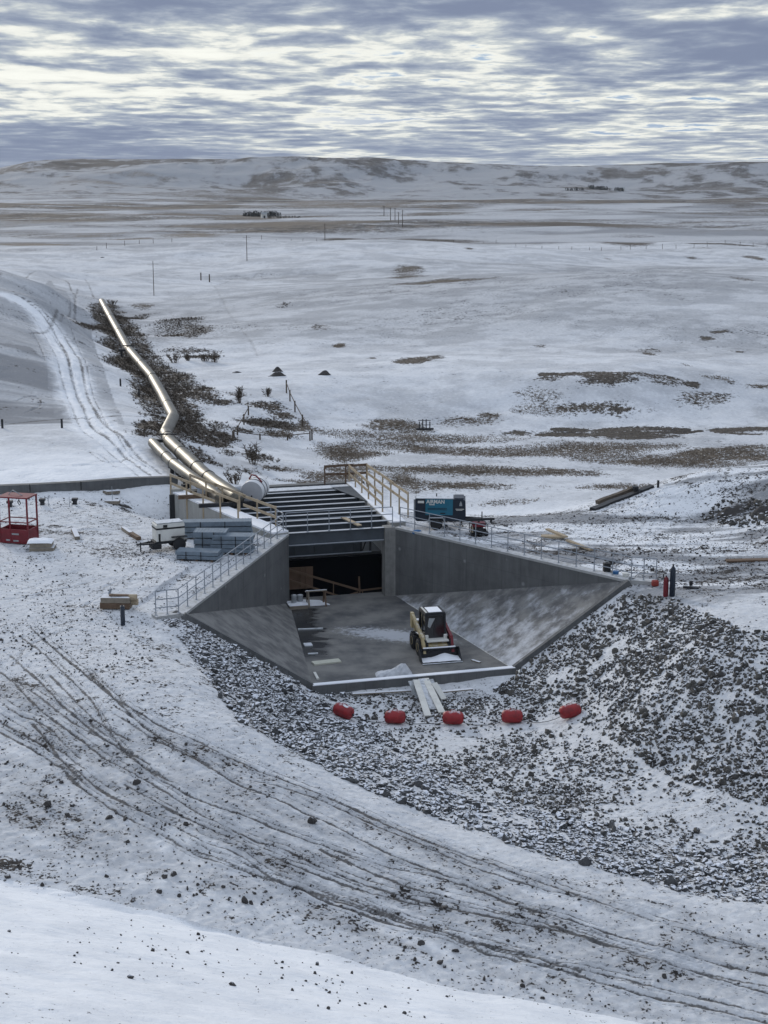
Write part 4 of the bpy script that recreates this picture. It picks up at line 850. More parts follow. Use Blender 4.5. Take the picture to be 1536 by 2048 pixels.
# ---------------------------------------------------------------- red floats and their rope
bp = []
for k, (u, v, rz, ry, lb) in enumerate(((687, 1424, -.45, .22, 'leftmost red float, tilted and capped with snow'), (790, 1434, .0, .0, 'second red float from the left on the gravel'), (906, 1438, -.05, .02, 'middle red float just below the fan of boards'), (1024, 1435, .0, 0., 'fourth red float from the left on the snowy gravel'), (1140, 1425, .2, -.12, 'rightmost red float, beside the foot of the riprap mound'))):
    p = G(u, v + 11); p.z += .30
    f = thing('float', lb, 'float', p, rz, 'red floats in a row below the sill'); f.rotation_euler = (0, ry, rz); bp.append(p)
    M_ = Matrix.Rotation(math.pi / 2, 4, 'Y')
    MB().lathe([(.05, -.46), (.17, -.45), (.25, -.39), (.285, -.28), (.29, 0), (.285, .28), (.25, .39), (.17, .45), (.05, .46)], M_, 24).build('body', M_RED, f)
    for x in (-.47, .47): MB().lathe([(.05, -.03), (.06, 0), (.05, .03)], Matrix.Translation((x, 0, 0)) @ M_, 10).build('end_fitting', M_DARKMETAL, f)
    MB().tube([(-.12, 0, .27), (-.10, 0, .36), (.10, 0, .36), (.12, 0, .27)], .014, 6).build('handle', M_RED, f)
    if k == 0: MB().blob((.08, -.02, .27), (.16, .13, .05), seed=8, flat=False).build('snow_cap', M_SNOW, f)
path = []
for i, a in enumerate(bp[:-1]):
    b_ = bp[i + 1]
    for k in range(8):
        s = k / 8; x, y = a.x + (b_.x - a.x) * s, a.y + (b_.y - a.y) * s
        path.append((x, y, max(gh(x, y) + .02, a.z + (b_.z - a.z) * s - 1.6 * s * (1 - s))))
path.append(tuple(bp[-1]))
tag(MB().tube(path, .014, 6).build('rope', M_DARKMETAL), 'dark rope strung between the red floats', 'rope')

# ---------------------------------------------------------------- skid steer loader
c = P(865, 1304, 0.0); sk = thing('skid_steer_loader', 'cream skid steer loader with a snow filled bucket on the slab', 'loader', c, math.pi + R(13)); sk.scale = (1.07, 1.07, 1.05)
# local frame: y forward, x to the machine's right
MB().prism([(-.52, -1.25, .32), (-.52, .95, .32), (-.52, 1.02, .62), (-.52, .55, .78), (-.52, -1.0, 1.0), (-.52, -1.35, .95)], (1.04, 0, 0)).build('chassis', M_YELLOW, sk)
MB().box((0, -1.28, .85), (1.1, .34, .75), bev=.06).build('engine_cover', M_YELLOW, sk)
MB().box((0, -1.2, 1.245), (1.0, .3, .05), bev=.01).build('snow_on_cover', M_SNOW, sk)
MB().box((.0, .74, .82), (1.02, .5, .06), bev=.01).build('front_step', M_WHITE, sk)
cab = MB()
for x in (-.45, .45):
    cab.bar((x, .55, .75), (x, .42, 1.95), .07, .09); cab.bar((x, -.62, .95), (x, -.60, 1.95), .08, .12); cab.bar((x, -.1, 1.0), (x, -.1, 1.95), .04, .05)
cab.bar((-.45, .42, 1.93), (.45, .42, 1.93), .09, .08); cab.bar((-.45, -.62, 1.93), (.45, -.62, 1.93), .09, .08)
for x in (-.45, .45): cab.bar((x, .45, 1.93), (x, -.64, 1.93), .08, .08)
cb = cab.build('cab_frame', M_DARKMETAL, sk)
MB().prism([(-.42, .53, .78), (.42, .53, .78), (.42, .40, 1.9), (-.42, .40, 1.9)], (0, -.015, 0)).build('windscreen', M_GLASS, cb)
for x in (-.45, .43): MB().prism([(x, .50, .85), (x, -.58, .95), (x, -.58, 1.9), (x, .40, 1.9)], (.015, 0, 0)).build('side_window', M_GLASS, cb)
MB().prism([(.02, .462, 1.78), (.30, .437, 1.78), (.36, .478, 1.40), (.26, .487, 1.32)], (0, .008, 0)).build('painted_reflection', M_GREY, cb)  # pale patch laid on the windscreen as a painted reflection
for x in (-.47, .47): MB().box((x * .93, .60, .88), (.16, .10, .30), bev=.03).build('headlight_post', M_WHITE, sk)
MB().tube([(.5, .7, .75), (.62, .9, .9), (.55, 1.05, .7), (.45, 1.1, .5)], .025, 6).build('hydraulic_hose', M_BLACK, sk)
MB().tube([(-.5, .7, .75), (-.6, .9, .88), (-.55, 1.05, .7), (-.45, 1.1, .5)], .025, 6).build('hydraulic_hose', M_BLACK, sk)
MB().bar((.10, .515, .95), (.02, .455, 1.55), .02, .03).build('wiper', M_DARKMETAL, cb)
MB().box((0, -.1, 2.0), (.94, 1.12, .10), bev=.03).build('cab_roof', M_DARKMETAL, sk)
MB().box((-.02, -.02, 2.055), (.62, .82, .035), bev=.012).build('roof_snow', M_SNOW, sk)
MB().box((.41, -.05, 2.055), (.07, .95, .04)).build('roof_rail', M_WHITE, sk)
MB().box((0, .30, 1.15), (.46, .16, .55), bev=.04).build('seat', M_BLACK, sk)
for x, mt, lb in ((.66, M_YELLOW, None), (-.66, M_REDPAINT, 'dark red lift arm')):
    o = MB().prism([(x - .07, -1.3, .95), (x - .07, -1.1, .9), (x - .07, -1.02, 1.5), (x - .07, -1.12, 1.62), (x - .07, -1.34, 1.62)], (.14, 0, 0)).build('arm_tower', M_YELLOW, sk)
    ob = MB(); ob.prism([(x - .06, -1.25, 1.62), (x - .06, -1.2, 1.42), (x - .06, .62, .86), (x - .06, .98, .30), (x - .06, 1.16, .32), (x - .06, .86, 1.02), (x - .06, .5, 1.1)], (.12, 0, 0))
    o = ob.build('lift_arm', mt, sk)
    if lb: o['label'] = lb
    MB().tube([(x * .9, -.9, .75), (x * .9, .45, .95)], .045, 10).build('hydraulic_cylinder', M_STEEL, sk)
    MB().tube([(x * .72, .85, .75), (x * .72, 1.2, .42)], .035, 8).build('tilt_cylinder', M_DARKMETAL, sk)
    for y in (-.78, .34):
        M_ = Matrix.Translation((math.copysign(.67, x), y, .40)) @ Matrix.Rotation(math.pi / 2, 4, 'Y')
        wl = MB(); wl.lathe([(.2, -.13), (.34, -.14), (.39, -.10), (.405, 0), (.39, .10), (.34, .14), (.2, .13)], M_, 28)
        for kk in range(18):
            a = kk / 18 * 2 * math.pi
            wl.box((math.copysign(.67, x), y + .40 * math.cos(a), .40 + .40 * math.sin(a)), (.24, .05, .05), Euler((a, 0, .3 if kk % 2 else -.3)).to_matrix())
        wo = wl.build('wheel', M_BLACK, sk)
        MB().lathe([(.03, .10), (.17, .11), (.2, .145), (.2, -.1), (.03, -.1)], Matrix.Translation((math.copysign(.67, x), y, .40)) @ Matrix.Rotation(math.copysign(math.pi / 2, x), 4, 'Y'), 18).build('rim', M_YELLOW, wo)
    MB().box((math.copysign(.64, x), -1.42, .98), (.1, .06, .10), bev=.01).build('tail_light', M_WHITE, sk)
bk = MB(); prof = [(1.75, .03), (1.22, .05), (1.10, .16), (1.08, .40), (1.18, .58)]
for i in range(len(prof) - 1):
    (y0, z0), (y1, z1) = prof[i], prof[i + 1]; bk.prism([(-.93, y0, z0), (.93, y0, z0), (.93, y1, z1), (-.93, y1, z1)], (0, -.03 if i > 1 else 0, -.03))
for x in (-.93, .90): bk.prism([(x, y, z) for y, z in prof], (.03, 0, 0))
bo = bk.build('bucket', M_DARKMETAL, sk)
MB().box((-.0, 1.19, .60), (1.5, .07, .05), bev=.01).build('bucket_top_snow', M_SNOW, bo)
n = 14; vs = []; fs = []; rnd = random.Random(5)
for i in range(n + 1):
    for j in range(7):
        x = -.88 + 1.76 * i / n; y = 1.16 + .55 * j / 6
        z = .07 + (.17 * math.exp(-((x + .25) / .38) ** 2) + .05) * (1 - j / 6.5) + rnd.uniform(0, .02); vs.append((x, y, z))
for i in range(n):
    for j in range(6): fs.append((i * 7 + j, (i + 1) * 7 + j, (i + 1) * 7 + j + 1, i * 7 + j + 1))
MB().raw(vs, fs, True).build('snow_load', M_SNOW, bo)
MB().box((0, 1.79, .035), (1.86, .10, .03)).build('cutting_edge', M_GREY, bo)

# ---------------------------------------------------------------- trailer compressor
c = P(882, 1054, 3.86); c.z = gh(c.x, c.y) ; cp_ = thing('air_compressor', 'navy and teal towable air compressor beside the right wing wall', 'compressor', c, R(-3))
bz = .52
MB().prism([(-1.40, -.62, bz), (1.32, -.62, bz), (1.36, -.62, bz + .3), (1.33, -.62, bz + 1.12), (1.2, -.62, bz + 1.2), (-1.40, -.62, bz + 1.2)], (0, 1.24, 0)).build('body', M_NAVY, cp_)
MB().prism([(-.85, -.626, bz + .32), (.65, -.626, bz + .32), (.65, -.626, bz + 1.2), (-.85, -.626, bz + 1.2)], (0, -.012, 0)).build('side_door', M_TEAL, cp_)
for z in (.62, .70): MB().box((-.2, -.645, bz + z), (1.05, .012, .03)).build('door_louvre', M_NAVY, cp_)
MB().box((0.1, -.645, bz + .42), (.28, .012, .06)).build('latch', M_BLACK, cp_)
MB().box((-.35, 0, bz + 1.225), (2.06, 1.22, .05), bev=.02).build('roof', M_GREY, cp_)
MB().box((.98, 0, bz + 1.22), (.52, 1.05, .06), bev=.02).build('roof_grille', M_NAVY, cp_)
MB().tube([(-.25, -.1, bz + 1.2), (-.25, -.1, bz + 1.42)], .03, 8).build('exhaust', M_DARKMETAL, cp_)
MB().box((-1.45, 0, bz + .62), (.10, 1.1, 1.1), bev=.02).build('rear_panel', M_GREY, cp_)
MB().bar((-1.35, -.35, .48), (1.5, -.35, .48), .1, .1).build('frame_rail', M_DARKMETAL, cp_); MB().bar((-1.35, .35, .48), (1.5, .35, .48), .1, .1).build('frame_rail', M_DARKMETAL, cp_)
db = MB(); db.bar((1.2, -.38, .5), (2.4, -.04, .5), .09, .12); db.bar((1.2, .38, .5), (2.4, .04, .5), .09, .12); db.bar((2.3, 0, .5), (2.95, 0, .52), .12, .12); db.box((2.75, 0, .42), (.12, .14, .22)); dbo = db.build('drawbar', M_DARKMETAL, cp_)
MB().tube([(2.25, -.12, .02), (2.25, -.12, .95)], .03, 8).build('jack', M_DARKMETAL, dbo)
for y in (-.66, .66):
    M_ = Matrix.Translation((-.25, y, .33)) @ Matrix.Rotation(math.pi / 2, 4, 'X')
    wo = MB().lathe([(.17, -.09), (.30, -.10), (.335, -.05), (.335, .05), (.30, .10), (.17, .09)], M_, 24).build('wheel', M_BLACK, cp_)
    MB().lathe([(.03, -.07), (.17, -.06), (.17, .06), (.03, .07)], M_, 16).build('rim', M_GREY, wo)
    fm = MB(); pr = [(-.72, .42), (-.64, .70), (.12, .70), (.22, .42)]
    for i in range(3): fm.bar((-.0 + pr[i][0], y, pr[i][1]), (pr[i + 1][0], y, pr[i + 1][1]), .26, .03)
    fm.build('mudguard', M_GREY, cp_)
MB().box((-1.1, -.635, bz + 1.04), (.34, .012, .13)).build('placard', M_WHITE, cp_)
MB().prism([(1.0, -.635, bz + .84), (1.16, -.635, bz + .84), (1.14, -.635, bz + .98), (1.08, -.635, bz + 1.12), (1.02, -.635, bz + .98)], (0, -.008, 0)).build('emblem', M_GREY, cp_)
MB().box((1.03, -.632, bz + .66), (.46, .010, .035)).build('sign_line', M_WHITE, cp_); MB().box((1.0, -.632, bz + .60), (.34, .010, .03)).build('sign_line', M_WHITE, cp_)
MB().box((-.5, -.645, bz + .90), (.3, .012, .05)).build('sign_line', M_WHITE, cp_)
fc = bpy.data.curves.new('lettering', 'FONT'); fc.body = 'AIRMAN'; fc.size = .29; fc.extrude = .006; fc.offset = .008; fc.align_x = 'LEFT'
fc.materials.append(M_WHITE); fo = bpy.data.objects.new('lettering', fc); C.objects.link(fo); fo.parent = cp_; fo.location = (-.80, -.646, bz + .97); fo.rotation_euler = (math.pi / 2, 0, 0); fo.scale = (.92, 1, 1)
me_ = bpy.data.meshes.new_from_object(fo); me_.name = 'lettering'; lo_ = bpy.data.objects.new('lettering', me_); C.objects.link(lo_); lo_.parent = cp_; lo_.location = fo.location; lo_.rotation_euler = fo.rotation_euler; lo_.scale = fo.scale; bpy.data.objects.remove(fo)

# red generator by the drawbar
c = G(957, 1069); g = thing('portable_generator', 'small red portable generator in front of the compressor drawbar', 'generator', c, .1)
for y in (-.3, .3):
    fr = MB(); fr.tube([(-.45, y, .1), (-.45, y, .62), (-.38, y, .7), (.38, y, .7), (.45, y, .62), (.45, y, .1), (-.45, y, .1)], .022, 8); fr.build('frame', M_DARKMETAL, g)
MB().box((0, 0, .60), (.72, .5, .24), bev=.06).build('fuel_tank', M_REDPAINT, g); MB().box((-.05, 0, .30), (.55, .42, .34), bev=.03).build('engine', M_BLACK, g)
MB().box((-.38, -.05, .33), (.12, .3, .3), bev=.02).build('end_cover', M_WOOD, g); MB().lathe([(.06, 0), (.06, .05), (.02, .06)], Matrix.Translation((0, 0, .72)), 10).build('fuel_cap', M_BLACK, g)
for y in (-.33, .33): MB().lathe([(.05, -.04), (.14, -.04), (.15, 0), (.14, .04), (.05, .04)], Matrix.Translation((.36, y, .15)) @ Matrix.Rotation(math.pi / 2, 4, 'X'), 14).build('wheel', M_BLACK, g)
MB().box((0, 0, .10), (.8, .5, .04)).build('base_plate', M_DARKMETAL, g)

# ---------------------------------------------------------------- man basket on the left
c = G(39, 1083); bk_ = thing('man_basket', 'tall dark red crane basket at the left edge of the pad', 'crane basket', c, R(-14))
w2, d2, H = .80, .55, 2.42
for x in (-w2, w2):
    for y in (-d2, d2): MB().bar((x, y, .05), (x, y, H), .075, .075).build('corner_post', M_REDPAINT, bk_)
MB().box((0, 0, .06), (2 * w2 + .1, 2 * d2 + .1, .06)).build('floor_plate', M_REDPAINT, bk_)
for y in (-d2, d2): MB().box((0, y, .42), (2 * w2, .03, .70)).build('side_panel', M_REDPAINT, bk_)
for x in (-w2, w2): MB().box((x, 0, .42), (.03, 2 * d2, .70)).build('side_panel', M_REDPAINT, bk_)
MB().prism([(-w2 - .05, -d2 - .05, H), (w2 + .05, -d2 - .05, H), (w2 + .05, d2 + .05, H), (-w2 - .05, d2 + .05, H)], (0, 0, .07)).build('roof_plate', M_REDPAINT, bk_)
for z in (1.15,):
    for y in (-d2, d2): MB().bar((-w2, y, z), (w2, y, z), .05, .05).build('rail', M_REDPAINT, bk_)
    for x in (-w2, w2): MB().bar((x, -d2, z), (x, d2, z), .05, .05).build('rail', M_REDPAINT, bk_)
MB().bar((-.2, -d2, .05), (-.2, -d2, H), .06, .06).build('door_post', M_REDPAINT, bk_)
for x, z, w_ in ((-.35, .18, .22), (.1, .16, .3), (.08, .52, .4)): MB().box((x, -d2 - .022, z), (w_, .012, .08)).build('placard', M_GREY, bk_)
MB().tube([(.1, .05, H), (.08, .02, 2.25), (.02, 0, 2.1), (.1, 0, 1.95), (.18, 0, 2.05), (.1, 0, 2.2)], .025, 6).build('rope_loop', M_DARKMETAL, bk_)
MB().tube([(-.5, 0, H + .06), (-.3, .1, H + .3), (.0, 0, H + .2), (.35, -.1, H + .08)], .02, 6).build('sling', M_STEEL, bk_)

# covered bundle beside it
c = G(78, 1100); b0 = thing('covered_bundle', 'snow topped bundle of boards beside the red basket', 'bundle', c, R(4))
MB().box((.2, 0, .09), (1.25, .9, .17)).build('bottom_layer', M_WOOD_G, b0); MB().box((.15, 0, .30), (1.1, .85, .22)).build('top_layer', M_WOOD_G, b0)
n = 12; vs = []; fs = []; rnd = random.Random(9)
for i in range(n + 1):
    for j in range(9):
        x = -.62 + 1.35 * i / n; y = -.48 + .96 * j / 8; e = (1 - abs((x - .05) / .68) ** 6) * (1 - abs(y / .5) ** 6)
        vs.append((x, y, .40 + max(0, e) * (.13 + rnd.uniform(0, .04)) - (.25 if i == 0 else 0)))
for i in range(n):
    for j in range(8): fs.append((i * 9 + j, (i + 1) * 9 + j, (i + 1) * 9 + j + 1, i * 9 + j + 1))
MB().raw(vs, fs, True).build('snowy_cover', M_SNOW, b0)

# loose timbers on the left pad
for u0, v0, u1, v1, w_, mt, lb in ((147, 1063, 155, 1080, .26, M_WOOD_G, 'short thick timber lying on the pad right of the red basket'), (246, 1059, 262, 1072, .20, M_WOOD_G, 'pale board lying behind the white generator trailer'), (260, 1070, 278, 1082, .24, M_WOOD_D, 'brown timber lying left of the white generator trailer'), (210, 988, 236, 986, .5, M_WOOD_G, 'grey plank lying at the far side of the left pad')):
    a, b_ = G(u0, v0), G(u1, v1); a.z += .10; b_.z += .10
    tag(MB().bar(a, b_, w_, .18).build('timber', mt), lb, 'timber')
# timber bundle and the pipe stub before it
c = G(240, 1216); tb = thing('timber_bundle', 'stack of short brown timbers with a dark board on top', 'timber stack', c, R(-2))
for k in range(4): MB().box((-.16, -.25 + .17 * k, .14), (1.35, .16, .26)).build('timber', M_WOOD_G if k % 2 else M_WOOD_D, tb)
for k in range(4): MB().box((-.14, -.25 + .17 * k, .40), (1.30, .16, .24)).build('timber', M_WOOD_G, tb)
MB().bar((-.45, -.1, .60), (.45, .05, .54), .22, .05).build('loose_board', M_WOOD_D, tb); MB().bar((-.5, .1, .55), (-.42, .2, .80), .08, .08).build('offcut', M_STEEL, tb)
for y, z, r in ((-.1, .50, .13), (.12, .22, .15)): MB().tube([(.45, y, z), (.80, y, z)], r, 14).build('log_end', M_WOOD, tb)
c = G(246, 1249); MB0 = MB().lathe([(.10, -.1), (.10, .86), (.06, .86), (.06, .5)], Matrix.Translation(c), 16); tag(MB0.build('steel_pipe_stub', M_NAVY), 'dark upright pipe stub standing in snow before the timbers', 'pipe')

# ---------------------------------------------------------------- generator trailer
c = G(338, 1100); gt = thing('generator_trailer', 'white box generator trailer with black wheels beside the grating', 'generator', c, R(24))
MB().prism([(-.75, -.42, .55), (.75, -.42, .55), (.75, -.42, 1.38), (.70, -.42, 1.45), (-.70, -.42, 1.45), (-.75, -.42, 1.38)], (0, .84, 0)).build('body', M_WHITE, gt)
MB().box((0, -.425, 1.20), (1.5, .012, .09)).build('stripe', M_BLACK, gt); MB().box((-.757, 0, 1.20), (.012, .84, .09)).build('stripe', M_BLACK, gt)
MB().box((-.28, -.43, 1.33), (.22, .014, .14)).build('window', M_GLASS, gt); MB().box((.35, -.43, .72), (.5, .014, .06)).build('placard', M_WOOD_D, gt); MB().box((-.6, -.43, .75), (.10, .02, .4)).build('control_box', M_BLACK, gt)
MB().box((0, 0, 1.475), (1.42, .8, .05), bev=.02).build('roof', M_GREY, gt)
MB().box((0, 0, .46), (1.7, .8, .12)).build('chassis', M_DARKMETAL, gt); MB().bar((-.8, -.3, .42), (-1.7, 0, .40), .08, .08).build('drawbar', M_DARKMETAL, gt); MB().bar((-.8, .3, .42), (-1.7, 0, .40), .08, .08).build('drawbar', M_DARKMETAL, gt)
for y in (-.52, .52):
    for x in (.42,):
        M_ = Matrix.Translation((x, y, .33)) @ Matrix.Rotation(math.pi / 2, 4, 'X')
        wo = MB().lathe([(.16, -.09), (.30, -.10), (.335, -.05), (.335, .05), (.30, .10), (.16, .09)], M_, 20).build('wheel', M_BLACK, gt); MB().lathe([(.03, -.07), (.16, -.06), (.16, .06), (.03, .07)], M_, 14).build('rim', M_GREY, wo)
    MB().box((.42, y, .74), (.8, .24, .04)).build('mudguard', M_BLACK, gt)
MB().tube([(-1.5, 0, .0), (-1.5, 0, .5)], .035, 8).build('jack', M_DARKMETAL, gt); MB().box((-.75, -.1, .28), (.5, .7, .26), bev=.03).build('battery_box', M_BLACK, gt)

# ---------------------------------------------------------------- stacks of galvanised grating
def grating(u, v, ln, dp, h, rot, label, layers):
    c = G(u, v); o = thing('grating_stack', label, 'grating stack', c, rot, 'stacks of galvanised grating left of the wing wall')
    for k in range(3): MB().box((-ln * .35 + ln * .35 * k, 0, .05), (.1, dp, .1)).build('bearer', M_WOOD_D, o)
    hh = (h - .1) / layers; rnd = random.Random(int(u))
    for k in range(layers):
        m = MB(); z = .1 + hh * (k + .5); ox = rnd.uniform(-.06, .06)
        m.box((ox, 0, z), (ln, dp, hh * .82)); nn = int(ln / .16)
        for i in range(nn + 1): m.box((ox - ln / 2 + .02 + (ln - .04) * i / nn, -.0, z), (.03, dp + .02, hh * .9))
        m.build('panel', M_BLUEGREY, o)
    MB().box((ln * .1, -dp / 2 - .012, h * .55), (.05, .012, h * .85)).build('strap', M_DARKMETAL, o); MB().box((-ln * .25, -dp / 2 - .012, h * .55), (.05, .012, h * .85)).build('strap', M_DARKMETAL, o)
    return o
grating(437, 1076, 3.7, .8, 1.0, R(4), 'longest grating stack, behind the others by the culvert wall', 3)
grating(425, 1101, 1.7, 1.0, 1.15, R(-3), 'middle grating stack with tall plain panels', 3)
grating(466, 1106, 2.1, .9, 1.0, R(-3), 'grating stack nearest the wing wall handrail', 4)
grating(398, 1118, 2.2, .9, .52, R(-8), 'low grating stack in front of the others', 2)
c = G(440, 1104); tag(MB().box(c + Vector((0, -.3, .22)), (.6, .4, .42), bev=.02).build('grey_box', M_GREY), 'small grey box in front of the grating stacks', 'box')
cr_ = thing('steel_cleat', 'dark crossed steel offcut behind the grating stacks', 'steel offcut', G(405, 1050))
MB().bar((-.4, 0, 1.2), (.35, -.1, .9), .14, .14).build('bar', M_DARKMETAL, cr_); MB().bar((.1, 0, 1.0), (.13, 0, 1.35), .12, .12).build('stub', M_DARKMETAL, cr_); MB().bar((.35, 0, 0), (.35, -.1, .95), .1, .1).build('prop', M_DARKMETAL, cr_)
# cross beams lying on the left wall near the pipe
for k, (s, lb) in enumerate(((-9.7, 'brown steel beam crossing the left culvert wall below the pipes'), (-7.0, 'dark steel beam resting on the left culvert wall'))):
    qa = -3 + .30 * s - 1.7; tag(MB().bar(L(s, qa, 4.22), L(s, qa + 3.6, 4.22), .2, .22).build('cross_beam', M_DARKMETAL if k else M_WOOD_D), lb, 'beam')

# ---------------------------------------------------------------- pipelines and white tank
def pipeline(name, label, pts_, r, joints, extra=()):
    o = thing(name, label, 'pipe', pts_[0]); inv = -Vector(pts_[0]); ps = [Vector(p) + inv for p in pts_]
    for i in range(len(ps) - 1):
        a, b_ = ps[i], ps[i + 1]; d = (b_ - a).normalized()
        m = MB(); n = max(2, int((b_ - a).length / 1.2)); rr = []; pth = []
        for k in range(n + 1):                              # slightly dented sheet cladding, lapped every metre or so
            pth.append(a + (b_ - a) * (k / n)); rr.append(r * (1 + .018 * math.sin(k * 2.1 + i)))
        m.tube(pth, rr, 20, smooth=True); m.blob(b_, (r * .99,) * 3, seed=i, jit=0, sub=2, cuts=0, flat=False); m.build('pipe_section', M_PIPE, o)
    for f_ in joints:
        i = int(f_); q = ps[i] + (ps[i + 1] - ps[i]) * (f_ - i); d = (ps[i + 1] - ps[i]).normalized()
        MB().tube([q - d * .12, q + d * .12], r * 1.06, 20).build('joint_band', M_DARKMETAL, o)
    return o
def gp(u, v, up): p = G(u, v); p.z += up; return p
DZ = .9
big = [above(u, v, h_) for u, v, h_ in ((204, 603, .5), (222, 636, .6), (256, 697, .9), (303, 752, .7), (325, 790, .7), (347, 833, .8), (331, 866, .9), (340, 884, 1.2))] + [P(410, 950, 4.45), P(434, 968, 4.45), P(474, 996, 4.5)]
bp_ = pipeline('large_pipeline', 'large silver clad pipeline zigzagging up the gully', big, .45, (0.45, 0.98, 1.5, 2.05, 2.6, 3.1, 4.5, 6.5, 7.35, 7.8, 8.3))
sup = []
for u, v, z, w_ in ((257, 700, .9, .8), (337, 881, 1.15, .8)):
    p = above(u, v, z); o = thing('pipe_support', 'black pipe support at the upper bend of the large pipeline' if u < 300 else 'black pipe support where the large pipeline leaves the gully', 'pipe support', p)
    q = MB(); q.box((0, -.1, .0), (2.0 if u < 300 else 1.7, .3, .22)); q.build('crosshead', M_DARKMETAL, o)
    for x in (-.72, .68): MB().bar((x, -.1, .1), (x, -.1, -1.9), .22, .22).build('leg', M_DARKMETAL, o)
    MB().box((0, .0, .46), (1.2, .12, .1)).build('top_bar', M_DARKMETAL, o)
sm = [P(306, 886, 4.1), P(325, 906, 4.15), P(344, 925, 4.2), P(378, 950, 4.35), P(405, 970, 4.35), P(440, 996, 4.4)]
pipeline('small_pipeline', 'shorter silver clad pipe left of the large pipeline', sm, .36, (1.4, 2.1))
for i, (u, v) in enumerate(((344, 932), (358, 945), (370, 958), (372, 972))):
    p = P(u, v, 3.9); o = thing('pipe_bracket', ['upper', 'second', 'third', 'lowest'][i] + ' dark bracket under the shorter silver pipe', 'bracket', p, .5, 'brackets under the shorter silver pipe')
    MB().box((0, 0, .0), (.5, .3, .25)).build('saddle', M_DARKMETAL, o); MB().bar((0, 0, 0), (0, 0, -1.6), .22, .22).build('leg', M_DARKMETAL, o)
c = P(508, 981, 4.65); tk = thing('white_tank', 'white round tank with a flat end beside the timber rail', 'tank', c, 0)
ax_ = (L(0, 0) - L(-1, .45)).normalized(); M_ = ax_.to_track_quat('Z', 'Y').to_matrix().to_4x4()
MB().lathe([(.60, -1.15), (.68, -1.1), (.68, .62), (.66, .64)], M_, 32).build('shell', mat('tank_white', (.70, .71, .72), .5, vary=.12), tk)
MB().lathe([(.655, .641), (.655, .66)], M_, 32).build('end_plate', mat('tank_grey', (.42, .43, .45), .6, vary=.1), tk)
for z in (-.55, .05): MB().lathe([(.69, z - .05), (.705, z), (.69, z + .05)], M_, 32).build('band', M_DARKMETAL, tk)
MB().tube([M_ @ Vector((0, 0, .67)) + Vector((.02, 0, -.2)), M_ @ Vector((0, 0, .72)) + Vector((.02, 0, -.2))], .05, 8).build('valve', M_BLACK, tk)
MB().tube([(-.3, .4, .62), (-.15, .3, .9), (.15, .1, .85), (.5, -.2, .55)], .05, 8).build('hose', M_REDPAINT, tk)
for x in (-.55, .3): MB().bar((x, .3, -.5), (x, .3, -.80), .3, .9).build('cradle', M_DARKMETAL, tk)
tag(MB().tube([L(-10.6, -6.3, 4.3), L(-9.8, -4.0, 4.35), L(-9.3, -2.6, 4.4)], .28, 14).build('connecting_pipe', M_STEEL), 'grey connecting pipe between the pipelines and the white tank', 'pipe')

# ---------------------------------------------------------------- things at the end of the right wing wall
def cylinder(u, v, h, r, m_, lb):
    c = G(u, v); o = thing('gas_cylinder', lb, 'gas cylinder', c)
    MB().lathe([(r * .95, 0), (r, .03), (r, h * .80), (r * .85, h * .88), (r * .4, h * .94), (r * .35, h * .95)], Matrix.Identity(4), 18).build('bottle', m_, o)
    MB().lathe([(r * .30, h * .95), (r * .32, h * .99), (r * .2, h)], Matrix.Identity(4), 12).build('valve_cap', M_DARKMETAL, o); return o
cylinder(1344, 1194, 1.50, .13, M_NAVY, 'tall black gas cylinder at the end of the right handrail')
g2 = cylinder(1331, 1195, 1.0, .12, M_REDPAINT, 'short dark red gas cylinder beside the tall black one')
MB().tube([(-.1, 0, .82), (-.16, -.05, 1.08), (0, -.06, 1.12)], .03, 6).build('regulator', M_DARKMETAL, g2)
c = G(1213, 1152); o = thing('toolbox', 'black box standing on a dark mat by the right handrail', 'box', c, .1); MB().box((0, 0, .36), (.34, .3, .58), bev=.02).build('case', M_BLACK, o); MB().box((-.1, 0, .04), (1.0, .5, .08)).build('mat', M_BLACK, o); MB().tube([(-.1, 0, .64), (-.08, 0, .72), (.08, 0, .72), (.1, 0, .64)], .015, 6).build('handle', M_GREY, o)
c = G(1219, 1126); tag(MB().blob(c + Vector((0, 0, .08)), (.28, .15, .12), seed=4, jit=.5).build('dark_sack', M_BLACK), 'dark sack lying behind the right handrail', 'sack')
for u, v, mt, lb in ((1231, 1158, M_BLUEBIT, 'blue pail behind the lower right handrail'), (1251, 1163, M_WHITE, 'white pail behind the lower right handrail')):
    c = G(u, v); o = thing('pail', lb, 'pail', c); MB().lathe([(.13, 0), (.16, .36), (.165, .38), (.12, .385)], Matrix.Identity(4), 16).build('body', mt, o); MB().tube([(-.16, 0, .36), (-.1, -.12, .25), (.1, -.12, .25), (.16, 0, .36)], .01, 5).build('handle', M_DARKMETAL, o)
c = G(1310, 1172); o = thing('fuel_can', 'small red can beside the end of the right handrail', 'can', c); MB().box((0, 0, .16), (.34, .26, .30), bev=.07).build('body', mat('red_can', (.28, .04, .03), .5), o); MB().tube([(.1, 0, .28), (.15, 0, .38)], .03, 8).build('spout', M_BLACK, o)
c = G(1278, 1160); tag(MB().tube([c + Vector((.22 * math.cos(a), .12 * math.sin(a * 1.3), .12 + .12 * math.sin(a))) for a in [i * .5 for i in range(14)]], .014, 6).build('cable_coil', M_DARKMETAL), 'loose cable coil under the lower right handrail', 'cable')
c = G(1381, 1178); o = thing('rubble_scrap', 'dark scrap lying on snow right of the gas cylinders', 'scrap', c); MB().bar((-.35, 0, .06), (.35, -.2, .05), .2, .08).build('slab_piece', M_DARKMETAL, o); MB().box((.02, .05, .22), (.14, .12, .22)).build('block', M_DARKMETAL, o)
